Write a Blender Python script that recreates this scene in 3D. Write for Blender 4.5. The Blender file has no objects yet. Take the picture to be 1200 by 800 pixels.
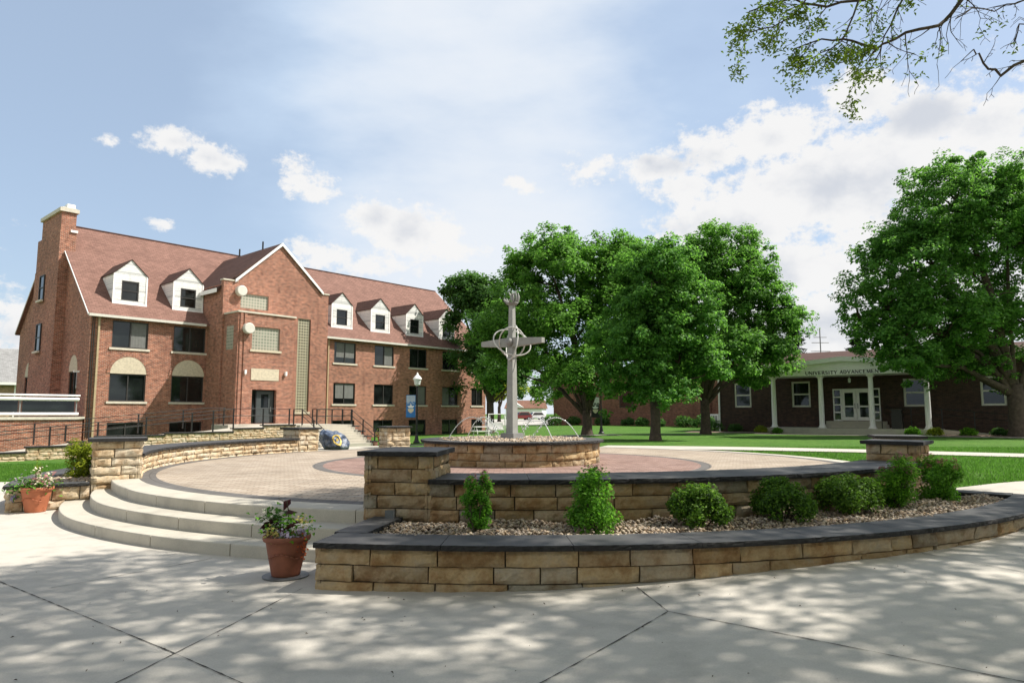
import bpy, bmesh, math, random
import numpy as np
from mathutils import Vector, Matrix, noise
R = math.radians
random.seed(7); RNG = np.random.default_rng(7)
scn = bpy.context.scene
col = scn.collection

# ------------------------------------------------------------------ camera, sky, sun, exposure
CAM_H = 1.6; PITCH = math.atan(84/800)
cd = bpy.data.cameras.new('camera'); cam = bpy.data.objects.new('camera', cd); col.objects.link(cam)
cam.location = (0, 0, CAM_H); cam.rotation_euler = (math.pi/2 + PITCH, 0, 0)
cd.lens = 24; cd.sensor_width = 36; cd.clip_end = 3000; cd.clip_start = .05
scn.camera = cam
SUN_EL = R(52); SUN_AZ = (.993, .119)          # horizontal direction towards the sun (x right, y ahead)
SUNV = Vector((SUN_AZ[0]*math.cos(SUN_EL), SUN_AZ[1]*math.cos(SUN_EL), math.sin(SUN_EL)))
sd = bpy.data.lights.new('sun', 'SUN'); sun = bpy.data.objects.new('sun', sd); col.objects.link(sun)
sd.energy = 5.0; sd.angle = R(.53); sd.color = (1, .945, .85)
sun.rotation_euler = SUNV.to_track_quat('Z', 'Y').to_euler(); sun.location = (30, 0, 60)
scn.view_settings.view_transform = 'Standard'; scn.view_settings.look = 'None'
scn.view_settings.exposure = .54; scn.view_settings.gamma = 1
scn.view_settings.use_curve_mapping = False
scn.cycles.max_bounces = 7; scn.cycles.diffuse_bounces = 3; scn.cycles.glossy_bounces = 2; scn.cycles.transmission_bounces = 5

class NT:
    def __init__(s, nt): s.nt = nt
    def n(s, typ, ins=None, **kw):
        nd = s.nt.nodes.new(typ)
        for k, v in kw.items(): setattr(nd, k, v)
        for k, v in (ins or {}).items():
            sock = nd.inputs[k]
            if isinstance(v, bpy.types.NodeSocket): s.nt.links.new(v, sock)
            else: sock.default_value = v
        return nd
    def math(s, op, a, b=0.0, c=0.0, clamp=False):
        return s.n('ShaderNodeMath', {0: a, 1: b, 2: c}, operation=op, use_clamp=clamp).outputs[0]
    def mix(s, f, a, b, typ='MIX'):
        nd = s.n('ShaderNodeMix', data_type='RGBA', blend_type=typ, clamp_factor=True)
        for sock, v in ((nd.inputs[0], f), (nd.inputs[6], a), (nd.inputs[7], b)):
            if isinstance(v, bpy.types.NodeSocket): s.nt.links.new(v, sock)
            else: sock.default_value = v if not isinstance(v, tuple) else (*v, 1)[:4]
        return nd.outputs[2]
    def ramp(s, f, stops, interp='LINEAR'):
        nd = s.n('ShaderNodeValToRGB', {0: f}); cr = nd.color_ramp; cr.interpolation = interp
        while len(cr.elements) < len(stops): cr.elements.new(.5)
        for e, (p, c) in zip(cr.elements, stops): e.position = p; e.color = (*c, 1)
        return nd.outputs[0]
    def smooth(s, x, lo, hi):
        return s.n('ShaderNodeMapRange', {0: x, 1: lo, 2: hi, 3: 0., 4: 1.}, interpolation_type='SMOOTHSTEP').outputs[0]
    def noise(s, vec, scale, detail=4., rough=.55):
        return s.n('ShaderNodeTexNoise', {'Vector': vec, 'Scale': scale, 'Detail': detail, 'Roughness': rough}).outputs[0]

def px_dir(u, v):
    c, s_ = math.cos(PITCH), math.sin(PITCH)
    return Vector((u-600, 800*c - (400-v)*s_, 800*s_ + (400-v)*c))
def at(u, v, y):                      # point on the photo's line of sight (u, v) at depth y
    d = px_dir(u, v); d *= y/d.y
    return Vector((d.x, y, CAM_H + d.z))

def make_world():
    w = bpy.data.worlds.new('World'); scn.world = w; w.use_nodes = True; w.cycles.sampling_method = 'MANUAL'; w.cycles.sample_map_resolution = 256
    w.node_tree.nodes.clear(); t = NT(w.node_tree)
    sky = t.n('ShaderNodeTexSky', sky_type='NISHITA', sun_disc=False, sun_elevation=SUN_EL,
              sun_rotation=math.atan2(SUN_AZ[0], SUN_AZ[1]), air_density=1.0, dust_density=1.6, ozone_density=1.2)
    co = t.n('ShaderNodeTexCoord').outputs['Generated']
    sep = t.n('ShaderNodeSeparateXYZ', {0: co})
    x, y, z = sep.outputs
    az = t.math('ARCTAN2', x, y); el = t.math('ARCSINE', z)
    warp = t.n('ShaderNodeCombineXYZ', {0: az, 1: t.math('MULTIPLY', el, 1.35), 2: 0.}).outputs[0]
    n1 = t.noise(warp, 7., 8., .62)
    wv = t.n('ShaderNodeVectorMath', {0: warp, 1: t.n('ShaderNodeVectorMath', {0: t.n('ShaderNodeTexNoise', {'Vector': warp, 'Scale': 20., 'Detail': 4.}).outputs['Color'], 1: (.04, .04, .04)}, operation='MULTIPLY').outputs[0]}, operation='ADD').outputs[0]
    vor = t.n('ShaderNodeTexVoronoi', {'Vector': wv, 'Scale': 17., 'Detail': 3., 'Roughness': .6, 'Lacunarity': 2.4}, feature='SMOOTH_F1', normalize=True)
    vor.inputs['Smoothness'].default_value = .35
    n2 = t.math('SUBTRACT', .78, vor.outputs['Distance'])
    nz = t.math('ADD', t.math('ADD', t.math('MULTIPLY', t.math('SUBTRACT', n1, .5), 1.8), t.math('MULTIPLY', t.math('SUBTRACT', t.noise(warp, 38., 6., .68), .52), 2.6)), t.math('MULTIPLY', t.math('SUBTRACT', n2, .42), 1.2))
    clouds = [(205,166,44,17,1.1),(245,184,40,18,1.1),(265,192,24,12,1.),(345,196,24,15,.9),(366,222,34,19,1.1),(352,212,26,16,1.),(440,258,36,24,1.1),(485,274,62,34,1.2),(530,292,42,16,1.1),(385,300,44,20,.9),(355,290,24,14,.8),(430,310,60,14,.7),
              (690,198,26,20,.55),(606,215,20,9,.8),(620,222,16,6,.6),(895,124,28,10,.8),(930,128,14,7,.6),(187,262,20,7,.6),(127,167,11,6,.6),(20,392,60,40,.8),
              (1010,118,62,30,1.2),(1090,138,80,34,1.75),(1160,150,60,34,1.75),(900,160,90,34,1.75),(840,180,70,30,1.1),(775,196,48,17,1.1),(760,190,26,12,1.),(800,222,44,20,.9),(980,215,190,58,1.75),(860,262,110,40,1.75),
              (900,320,150,44,1.75),(960,380,170,50,1.75),(1120,300,200,160,1.4),(1240,190,120,80,1.3),(-100,300,120,50,.9),(-300,200,160,60,.9),(1400,250,200,120,1.1)]
    best = None
    for (u, v, ru, rv, k) in clouds:
        d = px_dir(u, v).normalized(); a0 = math.atan2(d.x, d.y); e0 = math.asin(d.z)
        sc = math.cos(math.atan((u-600)/800))**2 if 0 <= u <= 1200 else .45
        ra, re = ru/800*sc, rv/800*math.cos(e0)**1
        dx = t.math('MULTIPLY', t.math('SUBTRACT', az, a0), 1/ra); dy = t.math('MULTIPLY', t.math('SUBTRACT', el, e0), 1/re)
        dd = t.math('SQRT', t.math('ADD', t.math('MULTIPLY', dx, dx), t.math('MULTIPLY', dy, dy)))
        val = t.math('MULTIPLY', t.math('SUBTRACT', 1., dd), k)
        best = val if best is None else t.math('SMOOTH_MAX', best, val, .25)
    best = t.math('MAXIMUM', best, -1.2)
    dens = t.smooth(t.math('ADD', best, nz), -.12, .58)
    n3 = t.noise(warp, 6.5, 6., .55)
    body = t.math('ADD', t.math('MULTIPLY', best, .55), t.math('MULTIPLY', t.math('SUBTRACT', n3, .5), 2.6))
    shade = t.smooth(t.math('SUBTRACT', body, t.math('MULTIPLY', t.math('SUBTRACT', n2, .45), 1.0)), .22, 1.1)
    ccol = t.mix(shade, (6.3, 6.25, 6.2), (4.5, 4.7, 5.1))
    # thin high veil
    st = t.n('ShaderNodeVectorMath', {0: co, 1: (1.2, 2.4, 3.2)}, operation='MULTIPLY').outputs[0]
    nv = t.noise(st, 1.6, 6., .55)
    dv = t.math('MULTIPLY', t.math('SUBTRACT', t.math('ADD', az, t.math('MULTIPLY', el, -.12)), R(-4)), 1/.30)
    band = t.math('SUBTRACT', 1., t.math('MULTIPLY', dv, dv))
    veil = t.math('ADD', t.math('MULTIPLY', t.smooth(t.math('ADD', t.math('MULTIPLY', nv, 2.2), t.math('MULTIPLY', band, .35)), .75, 1.75), .40), .44)
    hz = t.smooth(el, .34, -.02)
    veil = t.math('MAXIMUM', veil, t.math('MULTIPLY', hz, .72))
    base = t.mix(veil, sky.outputs[0], (4.5, 5.5, 6.75))
    base = t.mix(t.math('MULTIPLY', t.smooth(t.math('ADD', t.math('MULTIPLY', nv, 1.6), t.math('MULTIPLY', band, .55)), .85, 1.6), .85), base, (5.9, 6.1, 6.4))
    fin = t.mix(t.math('MULTIPLY', dens, .96), base, ccol)
    # out-of-view sky shaped for the light: brightened behind, dimmed overhead
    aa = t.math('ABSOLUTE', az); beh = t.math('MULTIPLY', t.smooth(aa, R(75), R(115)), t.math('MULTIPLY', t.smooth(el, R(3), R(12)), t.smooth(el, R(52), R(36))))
    fin = t.mix(t.math('MULTIPLY', beh, t.smooth(t.noise(co, 3., 5., .6), .3, .5)), fin, (6.9, 6.7, 6.4))      # invented bright bank, unseen, filling shaded faces turned to the viewpoint
    over = t.smooth(el, R(40), R(62))
    fin = t.mix(t.math('MULTIPLY', over, .8), fin, (2.2, 2.35, 2.6))  # grey added overhead, out of view, to lower the ambient light
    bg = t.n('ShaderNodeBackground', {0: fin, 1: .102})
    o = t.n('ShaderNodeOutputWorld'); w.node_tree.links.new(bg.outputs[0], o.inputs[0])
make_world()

# ------------------------------------------------------------------ materials
M = {}
def new_mat(name):
    m = bpy.data.materials.new(name); m.use_nodes = True; m.node_tree.nodes.clear()
    t = NT(m.node_tree); M[name] = m
    o = t.n('ShaderNodeOutputMaterial')
    return m, t, o
def finish(t, o, colr, rough=.8, bump=None, bump_s=.3, bump_d=.02, spec=.5, metal=0.):
    b = t.n('ShaderNodeBsdfPrincipled', {'Base Color': colr if isinstance(colr, bpy.types.NodeSocket) else (*colr, 1),
             'Roughness': rough, 'Metallic': metal, 'Specular IOR Level': spec})
    if bump is not None:
        bp = t.n('ShaderNodeBump', {'Height': bump, 'Strength': bump_s, 'Distance': bump_d})
        t.nt.links.new(bp.outputs[0], b.inputs['Normal'])
    t.nt.links.new(b.outputs[0], o.inputs[0]); return b
def objco(t): return t.n('ShaderNodeTexCoord').outputs['Object']
def uvco(t): return t.n('ShaderNodeTexCoord').outputs['UV']

def m_plain(name, c, rough=.6, var=.12, scale=6., metal=0., spec=.5):
    m, t, o = new_mat(name); nz = t.noise(objco(t), scale, 5.)
    lo = tuple(x*(1-var) for x in c); hi = tuple(min(1, x*(1+var)) for x in c)
    finish(t, o, t.ramp(nz, [(.3, lo), (.7, hi)]), rough, nz, .08, .01, spec, metal); return m
def m_brick(name, c1, c2, mortar, bw=.215, bh=.075, ms=.012, big=.3):
    m, t, o = new_mat(name); uv = uvco(t)
    br = t.n('ShaderNodeTexBrick', {'Vector': uv, 'Color1': (*c1, 1), 'Color2': (*c2, 1), 'Mortar': (*mortar, 1), 'Scale': 1.,
             'Mortar Size': ms, 'Mortar Smooth': .3, 'Bias': 0., 'Brick Width': bw, 'Row Height': bh})
    nz = t.noise(uv, .55, 6., .6); n2 = t.noise(uv, 14., 3., .6)
    # dark burnt headers scattered through the wall
    st = t.n('ShaderNodeVectorMath', {0: uv, 1: (1/bw*.62, 1/bh*.42, 1.)}, operation='MULTIPLY').outputs[0]
    n5 = t.noise(st, 1.15, 3., .7)
    c = t.mix(t.math('MULTIPLY', t.smooth(n2, .55, .68), .55), br.outputs[0], tuple(x*.35 for x in c1))
    c = t.mix(1., c, t.ramp(n5, [(.30, (.45,)*3), (.48, (.95,)*3), (.7, (1.45, 1.38, 1.3))]), 'MULTIPLY')
    c = t.mix(1., c, t.ramp(nz, [(.3, (1-big,)*3), (.7, (1+big*.3,)*3)]), 'MULTIPLY')
    sv = t.n('ShaderNodeVectorMath', {0: uv, 1: (1.6, .22, 1.)}, operation='MULTIPLY').outputs[0]; ns = t.noise(sv, 1.3, 5., .62)
    c = t.mix(t.math('MULTIPLY', t.smooth(ns, .52, .74), .42), c, tuple(x*.34 for x in c2))
    finish(t, o, c, .88, br.outputs[1], -.4, .006); return m
def m_stone(name, stops):
    m, t, o = new_mat(name); rnd = t.n('ShaderNodeNewGeometry').outputs['Random Per Island']
    co = objco(t); nz = t.noise(co, 4.5, 8., .65); n2 = t.noise(co, 38., 5., .6)
    c = t.ramp(rnd, stops)
    c = t.mix(t.smooth(nz, .42, .68), c, t.mix(1., c, (.62, .50, .40), 'MULTIPLY'))
    c = t.mix(t.math('MULTIPLY', t.smooth(nz, .5, .28), .45), c, (.30, .27, .23))
    c = t.mix(1., c, t.ramp(n2, [(.25, (.8,)*3), (.75, (1.12,)*3)]), 'MULTIPLY')
    finish(t, o, c, .9, t.math('ADD', t.math('MULTIPLY', nz, 1.), t.math('MULTIPLY', n2, .35)), .55, .02, .3); return m
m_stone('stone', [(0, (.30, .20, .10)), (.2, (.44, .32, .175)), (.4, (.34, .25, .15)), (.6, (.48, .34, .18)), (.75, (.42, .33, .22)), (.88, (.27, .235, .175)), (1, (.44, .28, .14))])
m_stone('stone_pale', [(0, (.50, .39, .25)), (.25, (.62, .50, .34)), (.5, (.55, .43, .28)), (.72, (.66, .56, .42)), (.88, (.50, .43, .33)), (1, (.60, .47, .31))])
m_plain('mortar_dark', (.075, .06, .045), .95)
def m_slate():
    m, t, o = new_mat('slate'); co = objco(t); nz = t.noise(co, 2.2, 7., .6); n2 = t.noise(co, 60., 4., .6)
    c = t.ramp(nz, [(.3, (.042, .041, .041)), (.55, (.066, .065, .064)), (.75, (.095, .092, .089))])
    finish(t, o, c, .62, t.math('ADD', nz, t.math('MULTIPLY', n2, .4)), .25, .012, .45)
m_slate()
m_plain('slate_edge', (.020, .019, .019), .9, .5, 30.)
def m_concrete(name, c, stain=.25, brush=True, rough=.85):
    m, t, o = new_mat(name); co = objco(t); n1 = t.noise(co, .45, 6., .6); n2 = t.noise(co, 3.2, 7., .65); n3 = t.noise(co, 90., 3., .6)
    st = t.n('ShaderNodeVectorMath', {0: co, 1: (4., 160., 1.)}, operation='MULTIPLY').outputs[0]
    n4 = t.noise(st, 1., 2., .5)
    k = t.math('ADD', t.math('MULTIPLY', n1, .55), t.math('MULTIPLY', n2, .45))
    cc = t.ramp(k, [(.32, tuple(x*(1-stain) for x in c)), (.5, c), (.68, tuple(min(1, x*(1+stain*.35)) for x in c))])
    cc = t.mix(1., cc, t.ramp(n3, [(.3, (.90,)*3), (.7, (1.05,)*3)]), 'MULTIPLY')
    # small dark drips and chewing gum spots
    vo = t.n('ShaderNodeTexVoronoi', {'Vector': co, 'Scale': 2.3}); 
    sp = t.math('MULTIPLY', t.smooth(vo.outputs['Distance'], .045, .02), t.smooth(n2, .5, .62))
    cc = t.mix(t.math('MULTIPLY', sp, .7), cc, (.12, .11, .10))
    n6 = t.noise(co, 1.1, 8., .72); cc = t.mix(t.math('MULTIPLY', t.smooth(n6, .54, .72), .38), cc, (.27, .255, .23))
    n7 = t.noise(co, 22., 6., .7); cc = t.mix(t.math('MULTIPLY', t.smooth(n7, .62, .74), .35), cc, (.20, .19, .17))
    finish(t, o, cc, rough, t.math('ADD', t.math('MULTIPLY', n4, .5 if brush else 0.), t.math('ADD', n3, n2)), .18, .006, .35)
m_concrete('concrete', (.50, .465, .41), .26)
m_concrete('step_concrete', (.48, .445, .375), .28, False)
m_plain('joint', (.05, .045, .04), .95)
def m_paver(name, c1, c2, mortar, polar=True, bw=.24, bh=.12):
    m, t, o = new_mat(name); uv = uvco(t)
    br = t.n('ShaderNodeTexBrick', {'Vector': uv, 'Color1': (*c1, 1), 'Color2': (*c2, 1), 'Mortar': (*mortar, 1), 'Scale': 1.,
             'Mortar Size': .009, 'Mortar Smooth': .2, 'Brick Width': bw, 'Row Height': bh})
    nz = t.noise(uv, .7, 6., .6); n2 = t.noise(uv, 40., 3.)
    c = t.mix(1., br.outputs[0], t.ramp(nz, [(.3, (.82,)*3), (.7, (1.1,)*3)]), 'MULTIPLY')
    c = t.mix(1., c, t.ramp(n2, [(.3, (.88,)*3), (.7, (1.08,)*3)]), 'MULTIPLY')
    finish(t, o, c, .85, br.outputs[1], -.5, .006, .3)
m_paver('paver_tan', (.34, .275, .21), (.45, .38, .305), (.19, .155, .13))
m_paver('paver_red', (.22, .135, .11), (.35, .235, .20), (.16, .115, .10))
m_paver('paver_grey', (.125, .118, .112), (.165, .155, .148), (.08, .075, .07), bw=.12, bh=.28)
m_brick('brick', (.39, .122, .064), (.26, .074, .040), (.44, .34, .27))
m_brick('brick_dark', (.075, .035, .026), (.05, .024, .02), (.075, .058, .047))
m_brick('brick_rear', (.26, .10, .06), (.20, .075, .045), (.24, .17, .13))
m_brick('brick_tan', (.42, .25, .15), (.36, .21, .12), (.42, .34, .26))
def m_shingle(name, c):
    m, t, o = new_mat(name); uv = uvco(t)
    br = t.n('ShaderNodeTexBrick', {'Vector': uv, 'Color1': (*c, 1), 'Color2': tuple(x*.74 for x in c) + (1,), 'Mortar': tuple(x*.5 for x in c) + (1,), 'Scale': 1.,
             'Mortar Size': .012, 'Brick Width': .33, 'Row Height': .16})
    nz = t.noise(uv, .9, 6., .65); n2 = t.noise(uv, 9., 4., .6)
    cc = t.mix(1., br.outputs[0], t.ramp(nz, [(.3, (.84,)*3), (.7, (1.12,)*3)]), 'MULTIPLY')
    cc = t.mix(1., cc, t.ramp(n2, [(.3, (.85,)*3), (.7, (1.12,)*3)]), 'MULTIPLY')
    finish(t, o, cc, .9, br.outputs[1], -.4, .01, .2)
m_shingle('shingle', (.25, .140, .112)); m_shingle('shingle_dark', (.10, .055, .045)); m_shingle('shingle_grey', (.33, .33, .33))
m_brick('siding', (.80, .80, .79), (.78, .78, .77), (.42, .42, .42), bw=60., bh=.125, ms=.010, big=.06)
m_plain('white_paint', (.88, .86, .855), .5, .04); m_plain('cream_paint', (.62, .60, .54), .5, .07)
m_plain('limestone', (.56, .49, .37), .85, .16, 9.); m_plain('sill_stone', (.60, .55, .46), .8, .12)
m_plain('bronze_frame', (.035, .032, .03), .45); m_plain('black_metal', (.012, .012, .013), .4)
m_plain('galvanised', (.30, .30, .30), .38, .18, 12., .7); m_plain('grey_metal', (.25, .245, .24), .6, .14, 3., .0, .3)
m_plain('brushed_metal', (.305, .302, .285), .6, .14, 5., .0, .3); m_plain('hoop_steel', (.60, .59, .57), .45, .08, 5., .0, .5); m_plain('tan_metal', (.42, .33, .20), .5)
m_plain('terracotta', (.42, .135, .062), .7, .16, 8.); m_plain('terracotta_shaded', (.225, .075, .040), .72, .2, 8.)  # second terracotta is darker: the pot's shade is put into its colour
m_plain('soil', (.04, .028, .018), .95); m_plain('grey_plastic', (.13, .135, .14), .5)
m_plain('door_grey', (.055, .065, .068), .45); m_plain('trash_brown', (.02, .016, .014), .5); m_plain('asphalt_lot', (.42, .40, .37), .9)
m_plain('blue_cloth', (.035, .19, .50), .7); m_plain('pale_blue', (.45, .52, .62), .7); m_plain('banner_cream', (.75, .66, .48), .7); m_plain('navy', (.03, .045, .09), .5)
m_plain('yellow_paint', (.50, .36, .07), .5); m_plain('car_white', (.72, .72, .72), .25); m_plain('car_red', (.16, .02, .02), .25); m_plain('rubber', (.015, .015, .015), .8); m_plain('hubcap', (.45, .45, .46), .35, .1, 5., .8)
m_plain('lamp_glass', (.72, .74, .74), .25); m_plain('curtain', (.15, .152, .146), .6); m_plain('bark', (.070, .052, .038), .95, .4, 7.); m_plain('bark_pale', (.13, .10, .072), .95, .35, 7.)
m_plain('stem', (.07, .06, .03), .8); m_plain('mulch', (.16, .11, .08), .95, .4, 14.)
def m_glass():
    m, t, o = new_mat('window_glass'); nz = t.noise(objco(t), .9, 2.)
    b = finish(t, o, t.ramp(nz, [(.35, (.005, .006, .006)), (.7, (.016, .020, .019))]), .05, nz, .04, .05, .6)
m_glass()
def m_block(name, blk, mort):
    m, t, o = new_mat(name); uv = uvco(t)
    br = t.n('ShaderNodeTexBrick', {'Vector': uv, 'Color1': (*blk, 1), 'Color2': tuple(x*.7 for x in blk) + (1,), 'Mortar': (*mort, 1), 'Scale': 1., 'Mortar Size': .045, 'Mortar Smooth': .1, 'Brick Width': .2, 'Row Height': .2}, offset=0.)
    finish(t, o, br.outputs[0], .25, br.outputs[1], -.5, .02, .6)
m_block('glass_block', (.26, .29, .23), (.42, .40, .33)); m_block('glass_block_dark', (.03, .03, .022), (.42, .39, .28))
def m_water():
    m, t, o = new_mat('water'); b = t.n('ShaderNodeBsdfPrincipled', {'Base Color': (.92, .95, .96, 1), 'Roughness': .12, 'Transmission Weight': .55, 'IOR': 1.33})
    t.nt.links.new(b.outputs[0], o.inputs[0])
m_water()
def m_leaf(name, c, tr, var=.35, trw=.42, hue=(1.25, 1.0, .7)):
    m, t, o = new_mat(name); rnd = t.n('ShaderNodeNewGeometry').outputs['Random Per Island']
    nz = t.noise(objco(t), .55, 3.)
    k = t.math('ADD', t.math('MULTIPLY', rnd, .65), t.math('MULTIPLY', nz, .35))
    a = t.ramp(k, [(.15, tuple(x*(1-var) for x in c)), (.5, c), (.9, tuple(x*h*(1+var) for x, h in zip(c, hue)))])
    b = t.ramp(k, [(.15, tuple(x*(1-var) for x in tr)), (.9, tuple(x*(1+var) for x in tr))])
    orr = t.n('ShaderNodeObjectInfo').outputs['Random']
    a = t.mix(1., a, t.ramp(orr, [(0., (.86, .93, 1.05)), (.5, (1., 1., 1.)), (1., (1.16, 1.06, .84))]), 'MULTIPLY')
    d = t.n('ShaderNodeBsdfPrincipled', {'Base Color': a, 'Roughness': .55, 'Specular IOR Level': .18})
    l = t.n('ShaderNodeBsdfTranslucent', {0: b}); mx = t.n('ShaderNodeMixShader', {0: trw, 1: d.outputs[0], 2: l.outputs[0]})
    t.nt.links.new(mx.outputs[0], o.inputs[0])
m_leaf('maple_leaf', (.086, .212, .042), (.21, .48, .065), .52, .45); m_leaf('maple_leaf_deep', (.055, .135, .035), (.12, .28, .045))
m_leaf('locust_leaf', (.12, .20, .035), (.34, .52, .06)); m_leaf('boxwood_leaf', (.062, .135, .018), (.16, .34, .03), .6, .36, (1.8, 1.35, .7)); m_leaf('spirea_leaf', (.10, .26, .025), (.20, .50, .04), .45)
m_leaf('gold_leaf', (.20, .27, .025), (.35, .45, .04), .4); m_leaf('spruce_leaf', (.02, .045, .022), (.02, .05, .02), .3, .15); m_leaf('purple_leaf', (.035, .010, .012), (.08, .015, .02), .4, .25)
m_leaf('flower_white', (.72, .70, .62), (.6, .6, .5), .15, .3, (1, 1, 1)); m_leaf('flower_pink', (.42, .20, .19), (.4, .2, .2), .3, .3, (1, 1, 1)); m_leaf('flower_lilac', (.40, .36, .50), (.4, .35, .5), .3, .3, (1, 1, 1)); m_leaf('flower_yellow', (.68, .56, .16), (.6, .5, .2), .2, .3, (1, 1, 1)); m_leaf('flower_orange', (.55, .12, .04), (.5, .1, .03), .3, .3, (1, 1, 1))
m_leaf('grass_blade', (.085, .205, .028), (.13, .32, .04), .4, .4); m_leaf('litter_leaf', (.07, .045, .025), (.06, .04, .02), .5, .2, (1, 1, 1))
def m_grass():
    m, t, o = new_mat('grass'); co = objco(t); n1 = t.noise(co, .35, 5., .6); n2 = t.noise(co, 30., 4., .7)
    n4 = t.noise(co, 1.7, 5., .65); c = t.ramp(n1, [(.3, (.058, .150, .020)), (.7, (.095, .205, .032))])
    c = t.mix(t.math('MULTIPLY', t.smooth(n4, .5, .72), .5), c, (.16, .20, .06))
    n8 = t.noise(co, 6., 6., .7); c = t.mix(1., c, t.ramp(n8, [(.32, (.68, .72, .66)), (.66, (1.22, 1.18, 1.15))]), 'MULTIPLY')
    c = t.mix(1., c, t.ramp(n2, [(.3, (.55,)*3), (.7, (1.3,)*3)]), 'MULTIPLY')
    finish(t, o, c, .9, n2, .8, .05, .15)
m_grass()
def m_pebble():
    m, t, o = new_mat('pebble'); rnd = t.n('ShaderNodeNewGeometry').outputs['Random Per Island']; nz = t.noise(objco(t), 30., 4.)
    c = t.ramp(rnd, [(0, (.22, .165, .12)), (.2, (.44, .33, .22)), (.4, (.31, .25, .20)), (.6, (.54, .45, .34)), (.75, (.20, .165, .15)), (.9, (.45, .31, .19)), (1, (.62, .56, .48))])
    c = t.mix(1., c, t.ramp(nz, [(.3, (.75,)*3), (.7, (1.12,)*3)]), 'MULTIPLY'); finish(t, o, c, .7, nz, .2, .004, .4)
m_pebble()
def m_rock():
    m, t, o = new_mat('painted_rock'); co = objco(t); nz = t.noise(co, 5.5, 8., .75); n2 = t.noise(co, 14., 6., .7)
    c = t.ramp(nz, [(.36, (.018, .028, .055)), (.5, (.05, .075, .13)), (.575, (.20, .23, .29)), (.64, (.06, .09, .16)), (.74, (.03, .05, .09))])
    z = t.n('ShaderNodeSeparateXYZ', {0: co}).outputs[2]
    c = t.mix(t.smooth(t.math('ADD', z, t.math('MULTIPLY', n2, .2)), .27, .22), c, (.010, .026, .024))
    finish(t, o, c, .4, n2, .5, .03, .5)
m_rock()

# ------------------------------------------------------------------ object helpers
def tag(o, label=None, cat=None, group=None, kind=None):
    if label: o['label'] = label
    if cat: o['category'] = cat
    if group: o['group'] = group
    if kind: o['kind'] = kind
    return o
def thing(name, label, cat, loc=(0, 0, 0), rz=0., group=None):
    o = bpy.data.objects.new(name, None); col.objects.link(o); o.location = loc; o.rotation_euler = (0, 0, rz); o.empty_display_size = .2
    return tag(o, label, cat, group)
def mesh_obj(name, me, mats, parent=None, smooth=False):
    for m in (mats if isinstance(mats, (list, tuple)) else [mats]): me.materials.append(M[m])
    if smooth: me.polygons.foreach_set('use_smooth', np.ones(len(me.polygons), bool))
    o = bpy.data.objects.new(name, me); col.objects.link(o)
    if parent: o.parent = parent
    return o
def auto_uv(me):
    uv = me.uv_layers.new(name='UVMap'); n = len(me.loops)
    co = np.empty(len(me.vertices)*3); me.vertices.foreach_get('co', co); co = co.reshape(-1, 3)
    lv = np.empty(n, int); me.loops.foreach_get('vertex_index', lv)
    pn = np.empty(len(me.polygons)*3); me.polygons.foreach_get('normal', pn); pn = pn.reshape(-1, 3)
    lt = np.empty(len(me.polygons), int); me.polygons.foreach_get('loop_total', lt)
    nn = np.repeat(pn, lt, 0); p = co[lv]
    an = np.abs(nn); up = an[:, 2] > .55; xs = (~up) & (an[:, 0] > an[:, 1])
    u = np.where(xs, p[:, 1], p[:, 0]); v = np.where(up, p[:, 1]*1.3, p[:, 2])
    steep_x = up & (an[:, 0] > an[:, 1]) & (an[:, 0] > .25)
    u = np.where(steep_x, p[:, 1], u); v = np.where(steep_x, p[:, 0]*1.3, v)
    uv.data.foreach_set('uv', np.stack([u, v], 1).ravel())
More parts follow.
